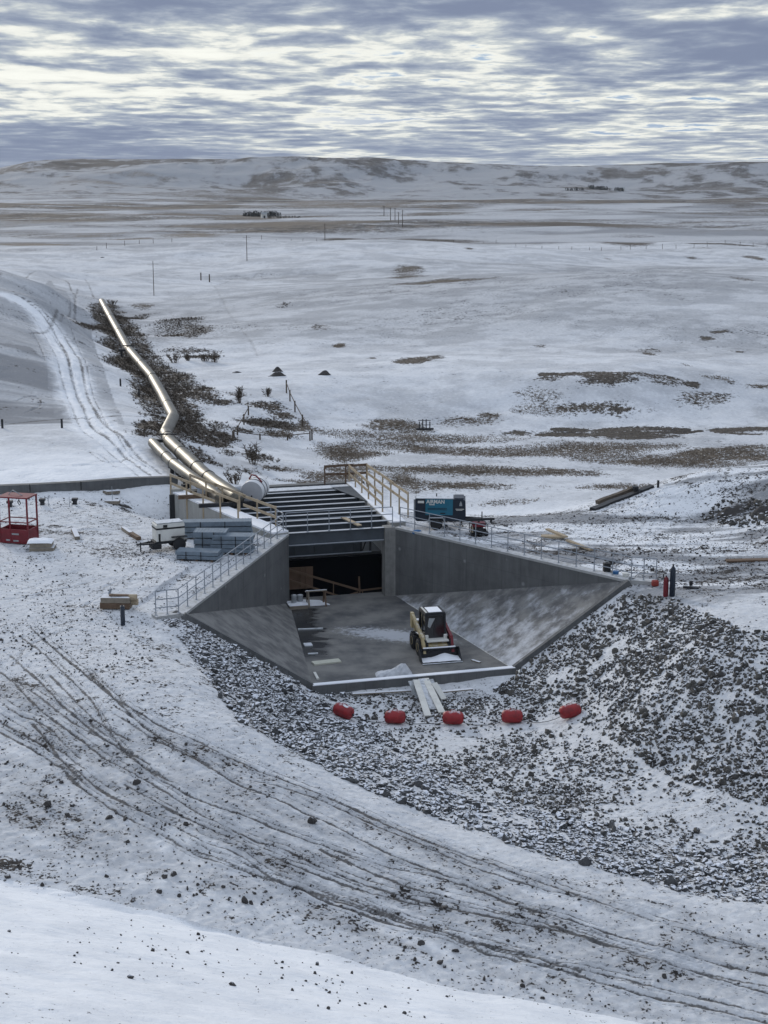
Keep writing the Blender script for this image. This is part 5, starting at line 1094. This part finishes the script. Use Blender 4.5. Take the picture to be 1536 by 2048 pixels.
c = G(836, 1068); tag(MB().blob(c + Vector((0, 0, .10)), (.3, .22, .2), seed=6, jit=.4).build('blue_bag', M_BLUEBIT), 'crumpled blue bag behind the upper right handrail', 'bag')
for u0, v0, u1, v1, w_, z, mt, lb in ((1082, 1078, 1130, 1080, .5, .14, M_WOOD, 'tan panel lying behind the right handrail'), (1094, 1067, 1132, 1084, .22, .25, M_WOOD, 'tan board resting across the tan panel'), (1134, 1085, 1182, 1104, .2, .10, M_WOOD, 'long tan board lying behind the right handrail'), (1452, 1124, 1600, 1119, 0.4, .06, M_WOOD_D, 'long dark plank lying at the right edge of the pad')):
    a, b_ = G(u0, v0), G(u1, v1); a.z += z; b_.z += z; tag(MB().bar(a, b_, w_, .09).build('board', mt), lb, 'board')
# dark curb and posts on the right hump
a, b_ = G(1185, 1022), G(1303, 974)
n = 14; m = MB(); m2 = MB()
for i in range(n):
    p0 = G(1185 + 120 * i / n, 1022 - 48 * i / n); p1 = G(1185 + 120 * (i + 1) / n, 1022 - 48 * (i + 1) / n)
    m.bar(p0 + Vector((0, 0, .04)), p1 + Vector((0, 0, .04)), .42, .22)
    if 2 < i < 12: m2.bar(p0 + Vector((-.4, .5, .08)), p1 + Vector((-.4, .5, .08)), .3, .20)
o = thing('log_boom', 'dark curb of timbers climbing the bank at the right', 'curb', a); inv = Matrix.Translation(-a)
m.build('front_timber', M_DARKMETAL, o).data.transform(inv); m2.build('rear_timber', M_BRUSH, o).data.transform(inv)
def post(u, v, h, w_, lb, m_=None, cap=False, grp=None):
    p = G(u, v); q = MB(); q.bar(p + Vector((0, 0, -.2)), p + Vector((0, 0, h)), w_, w_)
    if cap: q.box(p + Vector((0, 0, h)), (w_ * 1.5, w_ * 1.5, .14))
    return tag(q.build('post', m_ or M_DARKMETAL), lb, 'post', grp)
post(1316, 975, .42, .12, 'dark post standing on top of the right bank')
post(1270, 986, .35, .22, 'short capped post beside the dark curb', cap=True)
for u, v, lb in ((85, 1011, 'short capped post right of the red basket'), (150, 1009, 'second short capped post farther right of the red basket'), (20, 1012, 'short dark post behind the red basket')): post(u, v, .30, .22, lb, cap=True)
for u, v, lb in ((97, 1013, 'thin stake between the two capped posts'), (139, 1013, 'thin stake just left of the second capped post')): post(u, v, .6, .03, lb, M_STEEL)
c = G(225, 1008); o = thing('survey_marker', 'thin pole rising from a low grey plinth on the left pad', 'marker', c); MB().box((0, 0, .1), (.9, .5, .22), bev=.04).build('plinth', M_WOOD_G, o); MB().tube([(0, 0, .2), (0, 0, 1.05)], .02, 6).build('pole', M_STEEL, o)
for u, v, lb in ((124, 856, 'dark post at the foot of the grey embankment'), (5, 857, 'dark post at the left end of the embankment foot'), (241, 769, 'dark marker post on the embankment shoulder'), (278, 790, 'dark marker post left of the large pipeline')): post(u, v, .7, .14, lb)
for u, v, lb in ((402, 561, 'left one of two posts at the gap in the field'), (419, 563, 'right one of two posts at the gap in the field')): post(u, v, 1.4, .2, lb, M_BRUSH)
# low concrete kerb across the back of the left pad
m = MB(); ks = [(-60, 990), (60, 984), (160, 979), (260, 972), (352, 968)]
for (u0, v0), (u1, v1) in zip(ks[:-1], ks[1:]):
    a, b_ = G(u0, v0), G(u1, v1); m.bar(a + Vector((0, 0, .15)), b_ + Vector((0, 0, .15)), .5, .75)
tag(m.build('low_kerb_wall', M_CONC), 'low grey kerb wall along the back of the left pad', 'kerb wall')

# ---------------------------------------------------------------- gate frame, field fence, power poles
c = G(850, 860); o = thing('gate_valve_frame', 'small dark steel frame standing on the creek flat', 'steel frame', c)
for x in (-.5, -.2, .1, .42): MB().bar((x, 0, 0), (x, 0, .95 if abs(x) < .3 else .75), .09, .09).build('upright', M_DARKMETAL, o)
MB().bar((-.6, 0, .85), (.5, 0, .85), .06, .06).build('top_bar', M_DARKMETAL, o); MB().bar((-.75, 0, .10), (.75, 0, .10), .3, .14).build('base_bar', M_DARKMETAL, o); MB().bar((-.55, 0, .45), (.5, 0, .45), .05, .05).build('mid_bar', M_DARKMETAL, o)
c = G(700, 491); fe = thing('wire_fence', 'long line of thin fence posts along the far edge of the snowy field', 'fence', c)
rnd = random.Random(2); fl_ = [(188, 503), (300, 499), (480, 496), (700, 492), (900, 492), (1150, 503), (1300, 502), (1440, 501), (1536, 504)]
us = np.linspace(188, 1536, 46); prev = None
for i, u in enumerate(us):
    v = float(np.interp(u, [a for a, _ in fl_], [b for _, b in fl_])); p = G(u + rnd.uniform(-6, 6), v) - c
    MB().bar(p + Vector((0, 0, -.3)), p + Vector((rnd.uniform(-.1, .1), 0, rnd.uniform(1.0, 1.5))), .10, .10).build('post', M_BRUSH, fe)
    prev = p
for k, (u, v, h, lb) in enumerate(((308, 593, 65, 'nearest power pole, above the top of the large pipeline'), (494, 523, 48, 'power pole standing alone left of centre on the snowy field'), (650, 488, 37, 'power pole before the dark rough ground in the middle distance'), (805, 457, 33, 'tallest of the five far power poles'), (797, 452, 22, 'far power pole just left of the tallest one'), (790, 447, 24, 'middle one of the five far power poles'), (781, 443, 24, 'second of the five far power poles from the left'), (768, 431, 20, 'leftmost of the five far power poles'))):
    p = G(u, v); sc_ = math.hypot(p.x, p.y) / 3080; H_ = h * sc_ / .97
    o = thing('power_pole', lb, 'power pole', p, .4, 'power poles crossing the prairie')
    MB().tube([(0, 0, -.3), (0, 0, H_)], [.8 * sc_, .6 * sc_], 8).build('shaft', M_BRUSH, o); MB().bar((-.9, 0, H_ - .5), (.9, 0, H_ - .5), .5 * sc_, .5 * sc_).build('crossarm', M_BRUSH, o)

# ---------------------------------------------------------------- stones
rng = np.random.default_rng(7)
ICO = {}
for sub in (1, 2):
    bm = bmesh.new(); bmesh.ops.create_icosphere(bm, subdivisions=sub, radius=1.0); bm.verts.ensure_lookup_table(); bm.verts.index_update()
    ICO[sub] = (np.array([v.co[:] for v in bm.verts]), np.array([[v.index for v in f.verts] for f in bm.faces])); bm.free()
def stone_variant(sub, r):
    V, Fc = ICO[sub]; V = V * (1 + r.uniform(-.12, .12, (len(V), 1)))
    for _ in range(7 if sub > 1 else 4):
        d = r.normal(size=3); d /= np.linalg.norm(d); e = np.maximum(V @ d - r.uniform(.5, .8), 0); V = V - e[:, None] * d
    return V, Fc
def rot_all(n, r, tilt=3.14):
    a = r.uniform(0, 2 * np.pi, n); b_ = r.uniform(-tilt, tilt, n); c = r.uniform(-tilt, tilt, n)
    ca, sa, cb, sb, cc, sc_ = np.cos(a), np.sin(a), np.cos(b_), np.sin(b_), np.cos(c), np.sin(c)
    z, o = np.zeros(n), np.ones(n)
    Rz = np.array([[ca, -sa, z], [sa, ca, z], [z, z, o]]); Ry = np.array([[cb, z, sb], [z, o, z], [-sb, z, cb]]); Rx = np.array([[o, z, z], [z, cc, -sc_], [z, sc_, cc]])
    return np.einsum('ijn,jkn,kln->nil', Rz, Ry, Rx)
def gh_all(x, y):
    a = np.arctan2(x, y); l = np.log(np.hypot(x, y))
    i = np.clip(np.searchsorted(th, a) - 1, 0, ni - 2); j = np.clip(np.searchsorted(lr, l) - 1, 0, nj - 2)
    fa = (a - th[i]) / (th[i + 1] - th[i]); fb = (l - lr[j]) / (lr[j + 1] - lr[j])
    return (GZI[i, j] * (1 - fa) + GZI[i + 1, j] * fa) * (1 - fb) + (GZI[i, j + 1] * (1 - fa) + GZI[i + 1, j + 1] * fa) * fb
def scatter(poly, n, keep=None):
    P_ = np.array(poly); lo, hi = P_.min(0), P_.max(0); out = np.zeros((0, 2))
    while len(out) < n:
        q = rng.uniform(lo, hi, (n * 3, 2)); q = q[inside(poly, q[:, 0], q[:, 1])]
        u, v = px(q[:, 0], q[:, 1], gh_all(q[:, 0], q[:, 1])); q = q[(u > -120) & (u < 1656)]
        s, qq_ = to_local(q[:, 0], q[:, 1]); q = q[~((s > -12) & (s < 14.12) & (np.abs(qq_) < 3 + .551 * s + .9))]
        if len(q): q = q[np.min([np.hypot(q[:, 0] - f_.x, q[:, 1] - f_.y + .2) for f_ in bp], 0) > .62]
        if keep is not None: q = q[keep(q[:, 0], q[:, 1])]
        if not len(q): break
        out = np.concatenate([out, q])
    return out[:n]
def stones(name, label, xy, size, m_, sub=1, flat=.62, sink=.25, tilt=3.14):
    n = len(xy); var = [stone_variant(sub, rng) for _ in range(12)]; nv = len(var[0][0]); Fc = var[0][1]
    R_ = rot_all(n, rng, tilt); pick = rng.integers(0, 12, n); B = np.array([v for v, _ in var])[pick]
    sc_ = size[:, None] * rng.uniform(.7, 1.25, (n, 3)); sc_[:, 2] *= flat
    V = np.einsum('nij,nvj->nvi', R_, B * sc_[:, None, :]); z = gh_all(xy[:, 0], xy[:, 1])
    V += np.stack([xy[:, 0], xy[:, 1], z + size * (.5 - sink)], -1)[:, None, :]
    Fq = (Fc[None] + (np.arange(n) * nv)[:, None, None]).reshape(-1, 3)
    return tag(big_mesh(name, V.reshape(-1, 3), Fq, m_), label, None, None, 'stuff')
def one_stones(name, label, cat, grp, xy, size, m_, sink=.28, flat=.7):
    proto = []
    for k in range(8):
        V, Fc = stone_variant(2, rng); me = bpy.data.meshes.new(name); me.from_pydata(V.tolist(), [], Fc.tolist()); me.materials.append(m_); proto.append(me)
    z = gh_all(xy[:, 0], xy[:, 1])
    for k in range(len(xy)):
        o = bpy.data.objects.new(name, proto[k % 8]); C.objects.link(o); s = size[k]
        o.location = (xy[k, 0], xy[k, 1], z[k] + s * (.5 - sink)); o.rotation_euler = tuple(rng.uniform(0, 6.28, 3)); o.scale = tuple(s * rng.uniform(.75, 1.2, 3) * np.array([1, 1, flat]))
        tag(o, label, cat, grp)
def lump(x, y, wl, seed): return fbm(x, y, wl, 3, seed)
q = scatter(MOUND, 8800, lambda x, y: lump(x, y, .9, 201) > rng.uniform(.18, .62, len(x))); sz = rng.gamma(2.1, .022, len(q)) + .028; sz = np.minimum(sz, .21)
o_ = np.argsort(-sz); big_, rest = o_[:190], o_[190:]
one_stones('boulder', 'dark angular boulder on the snowy riprap mound right of the spillway', 'boulder', 'boulders of the riprap mound', q[big_], sz[big_] * 1.05, M_ROCK)
stones('mound_rubble', 'dark broken rock covering the riprap mound at the right', q[rest], sz[rest], M_ROCK, sub=1, sink=.32)
q = scatter(BAND, 6800, lambda x, y: lump(x, y, 2.5, 205) > rng.uniform(.15, .55, len(x))); sz = np.minimum(rng.gamma(2.2, .026, len(q)) + .03, .22)
o_ = np.argsort(-sz); big_, rest = o_[:80], o_[80:]
one_stones('riprap_stone', 'snow-capped slab of rock in the riprap band curving below the left wing wall', 'stone', 'large stones of the curved riprap band', q[big_], sz[big_], M_ROCK_S, flat=.5)
stones('band_rubble', 'snow-capped broken rock in the curved riprap band', q[rest], sz[rest], M_ROCK_S, flat=.55, tilt=.6)
q = scatter(PITF, 4200, lambda x, y: lump(x, y, 3, 209) > rng.uniform(.3, .65, len(x))); stones('pit_gravel', 'scattered stones on the floor of the pit', q, rng.gamma(2.4, .018, len(q)) + .025, M_ROCK, sink=.3)
# clods: a few big ones near the camera, many small ones over the pads and road
NEAR = world_poly([(-60, 1480), (300, 1640), (560, 1780), (1000, 1930), (1250, 2010), (1180, 2040), (700, 1890), (300, 1810), (0, 1760), (-60, 1750)])
q = scatter(NEAR, 460); sz = rng.gamma(1.8, .014, len(q)) + .012; o_ = np.argsort(-sz)
one_stones('clod', 'dark clod of frozen soil on the shoulder of the road above the snow bank', 'clod', 'large clods on the road shoulder', q[o_[:30]], sz[o_[:30]] * 1.1, M_SOIL, sink=.2)
stones('small_clods', 'small dark clods scattered on the road shoulder', q[o_[30:]], sz[o_[30:]], M_SOIL, sink=.2)
ROADP = world_poly([(0, 1345), (200, 1420), (420, 1490), (620, 1580), (800, 1650), (1000, 1720), (1250, 1790), (1600, 1850), (1600, 2060), (1250, 2030), (900, 1925), (500, 1800), (0, 1700)])
q = scatter(ROADP, 600, lambda x, y: lump(x, y, 1.6, 213) > rng.uniform(.35, .7, len(x))); stones('road_clods', 'loose soil crumbs along the ruts of the road', q, rng.gamma(1.6, .014, len(q)) + .012, M_SOIL, sink=.2)
PADL = world_poly([(-60, 1000), (360, 1010), (370, 1120), (500, 1120), (310, 1240), (300, 1400), (-60, 1340)])
q = scatter(PADL, 2600, lambda x, y: lump(x, y, 5, 217) > rng.uniform(.3, .7, len(x))); stones('pad_clods', 'loose dark clods over the left pad', q, rng.gamma(1.5, .013, len(q)) + .012, M_SOIL, sink=.3)
PADR = world_poly([(820, 1045), (1000, 1040), (1200, 1030), (1420, 950), (1600, 945), (1600, 1270), (1470, 1245), (1350, 1190), (1270, 1150), (1000, 1075)])
q = scatter(PADR, 2200, lambda x, y: lump(x, y, 4, 219) > rng.uniform(.35, .7, len(x))); stones('yard_clods', 'loose dark clods over the right pad', q, rng.gamma(1.5, .014, len(q)) + .014, M_SOIL, sink=.3)
SLOPE = world_poly([(0, 1800), (300, 1850), (620, 1930), (1000, 2010), (1250, 2060), (900, 2060), (300, 1960), (0, 1900)])
q = scatter(SLOPE, 150, lambda x, y: lump(x * .4 + y * .9, y * .3 - x * .1, 1.2, 223) > rng.uniform(.45, .72, len(x))); stones('bank_pebbles', 'few dark pebbles poking through the clean snow bank', q, rng.gamma(1.8, .012, len(q)) + .014, M_SOIL, sink=.25)
for k, (u, v, s, lb) in enumerate(((274, 1570, .14, 'grey stone lying alone between the ruts at the left'), (626, 1646, .20, 'grey green stone beside the ruts near the middle of the road'), (372, 1652, .13, 'dark stone in a rut left of the road middle'), (262, 1956, .085, 'dark stone poking through the clean snow bank'), (890, 1816, .10, 'dark stone between the ruts right of the road middle'))):
    c = G(u, v); one_stones('lone_stone', lb, 'stone', None, np.array([[c.x, c.y]]), np.array([s]), M_SOIL, sink=.2)
# heaps of dug soil
def heap(u, v, rx, h, lb, seed=0, ry=None):
    c = G(u, v); r_m = rx * math.hypot(c.x, c.y) / 3080; ry = ry or r_m * .8; vs = []; fs = []; n, k = 12, 26
    for i in range(n + 1):
        for j in range(k):
            a = 2 * math.pi * j / k; s = i / n; rr = s * (1 + .25 * math.sin(3 * a + seed) * s); x, y = c.x + r_m * rr * math.cos(a), c.y + ry * rr * math.sin(a)
            z = .5 * h * (.5 + .5 * math.cos(math.pi * s)) * (1 + .5 * (float(fbm(np.array([x]), np.array([y]), 1.2, 3, seed)[0]) - .5) * 2); vs.append((x, y, gh(x, y) + z - .08))
    for i in range(n):
        for j in range(k): fs.append((i * k + j, i * k + (j + 1) % k, (i + 1) * k + (j + 1) % k, (i + 1) * k + j))
    tag(MB().raw(vs, fs).build('soil_heap', M_SOIL), lb, 'soil heap')
heap(472, 745, 16, .5, 'small soil heap left of the others on the hillside', 1); heap(552, 750, 24, .9, 'front soil heap of the group in the middle of the hillside', 2); heap(555, 742, 14, 1.0, 'taller soil heap behind the front one on the hillside', 3); heap(650, 750, 18, .9, 'soil heap standing alone right of the others', 4)
heap(1470, 1022, 40, 1.0, 'dark heap of rubble on the right pad below the bank', 5); heap(1524, 1025, 30, .8, 'dark heap of rubble at the right edge of the pad', 6); heap(1466, 1048, 16, .45, 'low dark mound in front of the rubble heaps', 7); heap(248, 1012, 24, .45, 'low heap of dark clods by the grey plinth', 8)
heap(205, 512, 7, .6, 'tiny dark heap beside the left end of the field fence', 9)
q = scatter(world_poly([(1400, 1035), (1430, 1005), (1480, 995), (1600, 1000), (1600, 1045), (1480, 1055)]), 420); stones('heap_rubble', 'broken dark rock over the heaps at the right edge', q, rng.gamma(2.2, .03, len(q)) + .03, M_ROCK)
# ---------------------------------------------------------------- dead grass and brush
def tufts(name, label, xy, h, m_, blades=7, wd=.05, spread=.5):
    n = len(xy); N = n * blades; base = np.repeat(xy, blades, 0) + rng.normal(0, .12, (N, 2)) * np.repeat(h, blades)[:, None] * 1.2; hh = np.repeat(h, blades) * rng.uniform(.5, 1.1, N)
    z = gh_all(base[:, 0], base[:, 1]) - .03; a = rng.uniform(0, 6.28, N); l = rng.uniform(0, spread, N) * hh; ww = wd * rng.uniform(.6, 1.3, N)
    V = np.zeros((N, 3, 3)); V[:, 0] = np.stack([base[:, 0] - ww * np.cos(a), base[:, 1] - ww * np.sin(a), z], -1); V[:, 1] = np.stack([base[:, 0] + ww * np.cos(a), base[:, 1] + ww * np.sin(a), z], -1)
    b2 = rng.uniform(0, 6.28, N); V[:, 2] = np.stack([base[:, 0] + l * np.cos(b2), base[:, 1] + l * np.sin(b2), z + hh], -1)
    return tag(big_mesh(name, V.reshape(-1, 3), np.arange(N * 3).reshape(-1, 3), m_), label, None, None, 'stuff')
bw = ATT['bare'] * (.35 + .65 * ATT['tan']) * (RR.ravel() > 100) * (RR.ravel() < 175) * front.ravel() * (GX.ravel() > -14)
bw = np.where(ATT['tan'] > .45, bw, bw * .15) * (bw > .22)
bw = np.maximum(bw, 0) * RR.ravel(); ii = rng.choice(len(bw), 42000, p=bw / bw.sum(), replace=True); q = np.stack([GX.ravel()[ii], GY.ravel()[ii]], -1) + rng.normal(0, .25, (42000, 2))
tufts('dry_grass', 'tan dead grass in bands on the creek flat', q, rng.uniform(.05, .15, len(q)), M_GRASS, blades=6, wd=.022, spread=1.0)
bw = ATT['bare'] * (ATT['bare'] > .4) * (RR.ravel() > 100) * (RR.ravel() < 230) * front.ravel() * (GX.ravel() <= -8)
bw = np.maximum(bw, 0) * RR.ravel(); ii = rng.choice(len(bw), 11000, p=bw / bw.sum(), replace=True); q = np.stack([GX.ravel()[ii], GY.ravel()[ii]], -1) + rng.normal(0, .3, (11000, 2))
tufts('gully_brush', 'dark low brush filling the gully under the pipeline', q, rng.uniform(.08, .28, len(q)), M_BRUSH, blades=12, wd=.018, spread=1.0)
def shrub(u, v, h, w_, lb, m_=None, grp=None):
    c = G(u, v); o = thing('shrub', lb, 'shrub', c, 0, grp); rnd = random.Random(int(u * 7 + v)); st = MB(); tw = MB()
    for k in range(16):
        a = rnd.uniform(0, 6.28); rr = rnd.uniform(0, w_ / 2); p0 = Vector((rr * .5 * math.cos(a), rr * .4 * math.sin(a), -.05)); p1 = Vector((rr * math.cos(a) * 1.3, rr * math.sin(a), h * rnd.uniform(.6, 1.0)))
        st.tube([p0, (p0 + p1) / 2 + Vector((rnd.uniform(-.1, .1), 0, .05)), p1], [.03, .02, .01], 4, smooth=False)
        for j in range(14):
            b0 = p0 + (p1 - p0) * rnd.uniform(.3, 1); d = Vector((rnd.gauss(0, .35), rnd.gauss(0, .35), rnd.uniform(.05, .5))) * h * .5; sd_ = d.orthogonal().normalized() * .03
            tw.raw([b0 - sd_, b0 + sd_, b0 + d], [(0, 1, 2)])
    st.build('stems', m_ or M_BRUSH, o); tw.build('twigs', m_ or M_BRUSH, o)
for u, v, h, w_, lb in ((350, 727, 1.1, 1.9, 'broad leafless shrub at the edge of the gully'), (378, 724, .8, 1.2, 'low shrub right of the broad gully shrub'), (410, 725, .9, 1.2, 'shrub left of the small round one on the hillside'), (430, 726, 1.2, 1.3, 'small round leafless shrub on the hillside'), (508, 930, 1.6, 1.5, 'tall leafless shrub behind the white tank'), (478, 808, 1.5, .7, 'thin upright shrub at the corner of the weedy plot'), (470, 968, .9, 1.4, 'dark shrub close behind the white tank'), (535, 795, .8, .7, 'little shrub above the weedy plot'), (225, 606, .8, 1.6, 'dark shrub at the top end of the pipeline')): shrub(u, v, h, w_, lb)
# remains of a rail fence round the weedy plot
def bits(name, lb, segs):
    c = G(segs[0][0], segs[0][1]); o = thing(name, lb, 'fence', c)
    for u, v, h in segs: p = G(u, v) - c; MB().bar(p, p + Vector((0, 0, h)), .12, .12).build('post', M_BRUSH, o)
    for (a, b_, h), (a2, b2, h2) in zip(segs[:-1], segs[1:]): MB().bar(G(a, b_) - c + Vector((0, 0, h * .8)), G(a2, b2) - c + Vector((0, 0, h2 * .8)), .05, .07).build('rail', M_BRUSH, o)
bits('plot_fence', 'leaning rail fence down the right side of the weedy plot', [(573, 787, 1.2), (580, 805, 1.0), (590, 825, 1.0), (605, 850, 1.0), (624, 880, .9)])
bits('plot_fence', 'broken rail fence down the left side of the weedy plot', [(497, 832, .8), (488, 850, .9), (475, 870, .8), (466, 880, .8)])
bits('plot_fence', 'low rail fence across the front of the weedy plot', [(468, 876, .7), (520, 880, .5), (575, 882, .5), (620, 882, .8)])
# ---------------------------------------------------------------- far shelterbelts and farms
def belt(name, label, u0, u1, v, h, n, d_=12):
    N = n; leaf = 70; V = []; a = rng.uniform(u0, u1, N); pos = [G(x, v) for x in np.linspace(u0, u1, 12)]
    px_ = np.interp(a, np.linspace(u0, u1, 12), [p.x for p in pos]); py_ = np.interp(a, np.linspace(u0, u1, 12), [p.y for p in pos]) + rng.uniform(0, d_, N); hh = h * rng.uniform(.6, 1.1, N)
    zz = gh_all(px_, py_); K = N * leaf; bx, by, bz_, bh = (np.repeat(k, leaf) for k in (px_, py_, zz, hh))
    t_ = rng.uniform(0, 1, K); r = bh * .33 * np.sqrt(rng.uniform(0, 1, K)) * (1.05 - .6 * t_); an = rng.uniform(0, 6.28, K); c = np.stack([bx + r * np.cos(an), by + r * np.sin(an), bz_ + bh * t_], -1)
    T = c[:, None, :] + rng.normal(0, .5, (K, 3, 3)) * (h / 7); T[:, :, 2] = np.maximum(T[:, :, 2], bz_[:, None] - .5)
    tag(big_mesh(name, T.reshape(-1, 3), np.arange(K * 3).reshape(-1, 3), M_TREE), label, None, None, 'stuff')
belt('shelterbelt', 'long dark belt of trees by the left far farmstead', 484, 560, 430, 2.8, 60, 8); belt('shelterbelt', 'thin dark belt of trees in front of the far farm shed', 535, 605, 437, 1.3, 40, 5)
belt('shelterbelt', 'dark trees left of the farm below the hills', 1131, 1168, 386, 3.0, 26); belt('shelterbelt', 'dark belt of trees in the middle of the farm below the hills', 1178, 1222, 381, 4.0, 40); belt('shelterbelt', 'dark trees right of the farm below the hills', 1226, 1250, 384, 4.0, 18)
def shed(u, v, w_, h, lb):
    c = G(u, v); o = thing('farm_shed', lb, 'shed', c, .3); MB().box((0, 0, h / 2), (w_, w_ * .7, h)).build('wall', M_WHITE, o)
    y = w_ * .38; MB().prism([(-w_ * .53, -y, h), (-w_ * .53, y, h), (-w_ * .53, 0, h * 1.5)], (w_ * 1.06, 0, 0)).build('roof', M_GREY, o); MB().box((0, -w_ * .35 - .02, h * .35), (w_ * .3, .06, h * .7)).build('door', M_DARKMETAL, o)
shed(528, 437, 3.0, 2.2, 'tiny white shed beside the far shelterbelt'); shed(1245, 383, 4.5, 3, 'tiny white shed right of the farm below the hills')

# ---------------------------------------------------------------- thin cold haze over the prairie
hz = MB().box((0, 1500, 24), (8800, 10400, 60)).build('haze', bpy.data.materials.new('haze')); tag(hz, 'thin cold haze over the prairie', None, None, 'stuff')
m = hz.data.materials[0]; m.use_nodes = True; t = NT(m.node_tree)
pv_ = t.add('ShaderNodeVolumePrincipled', {'Color': (.80, .86, .95, 1), 'Density': .00005, 'Anisotropy': .2}); t.add('ShaderNodeOutputMaterial', {1: pv_.outputs[0]})
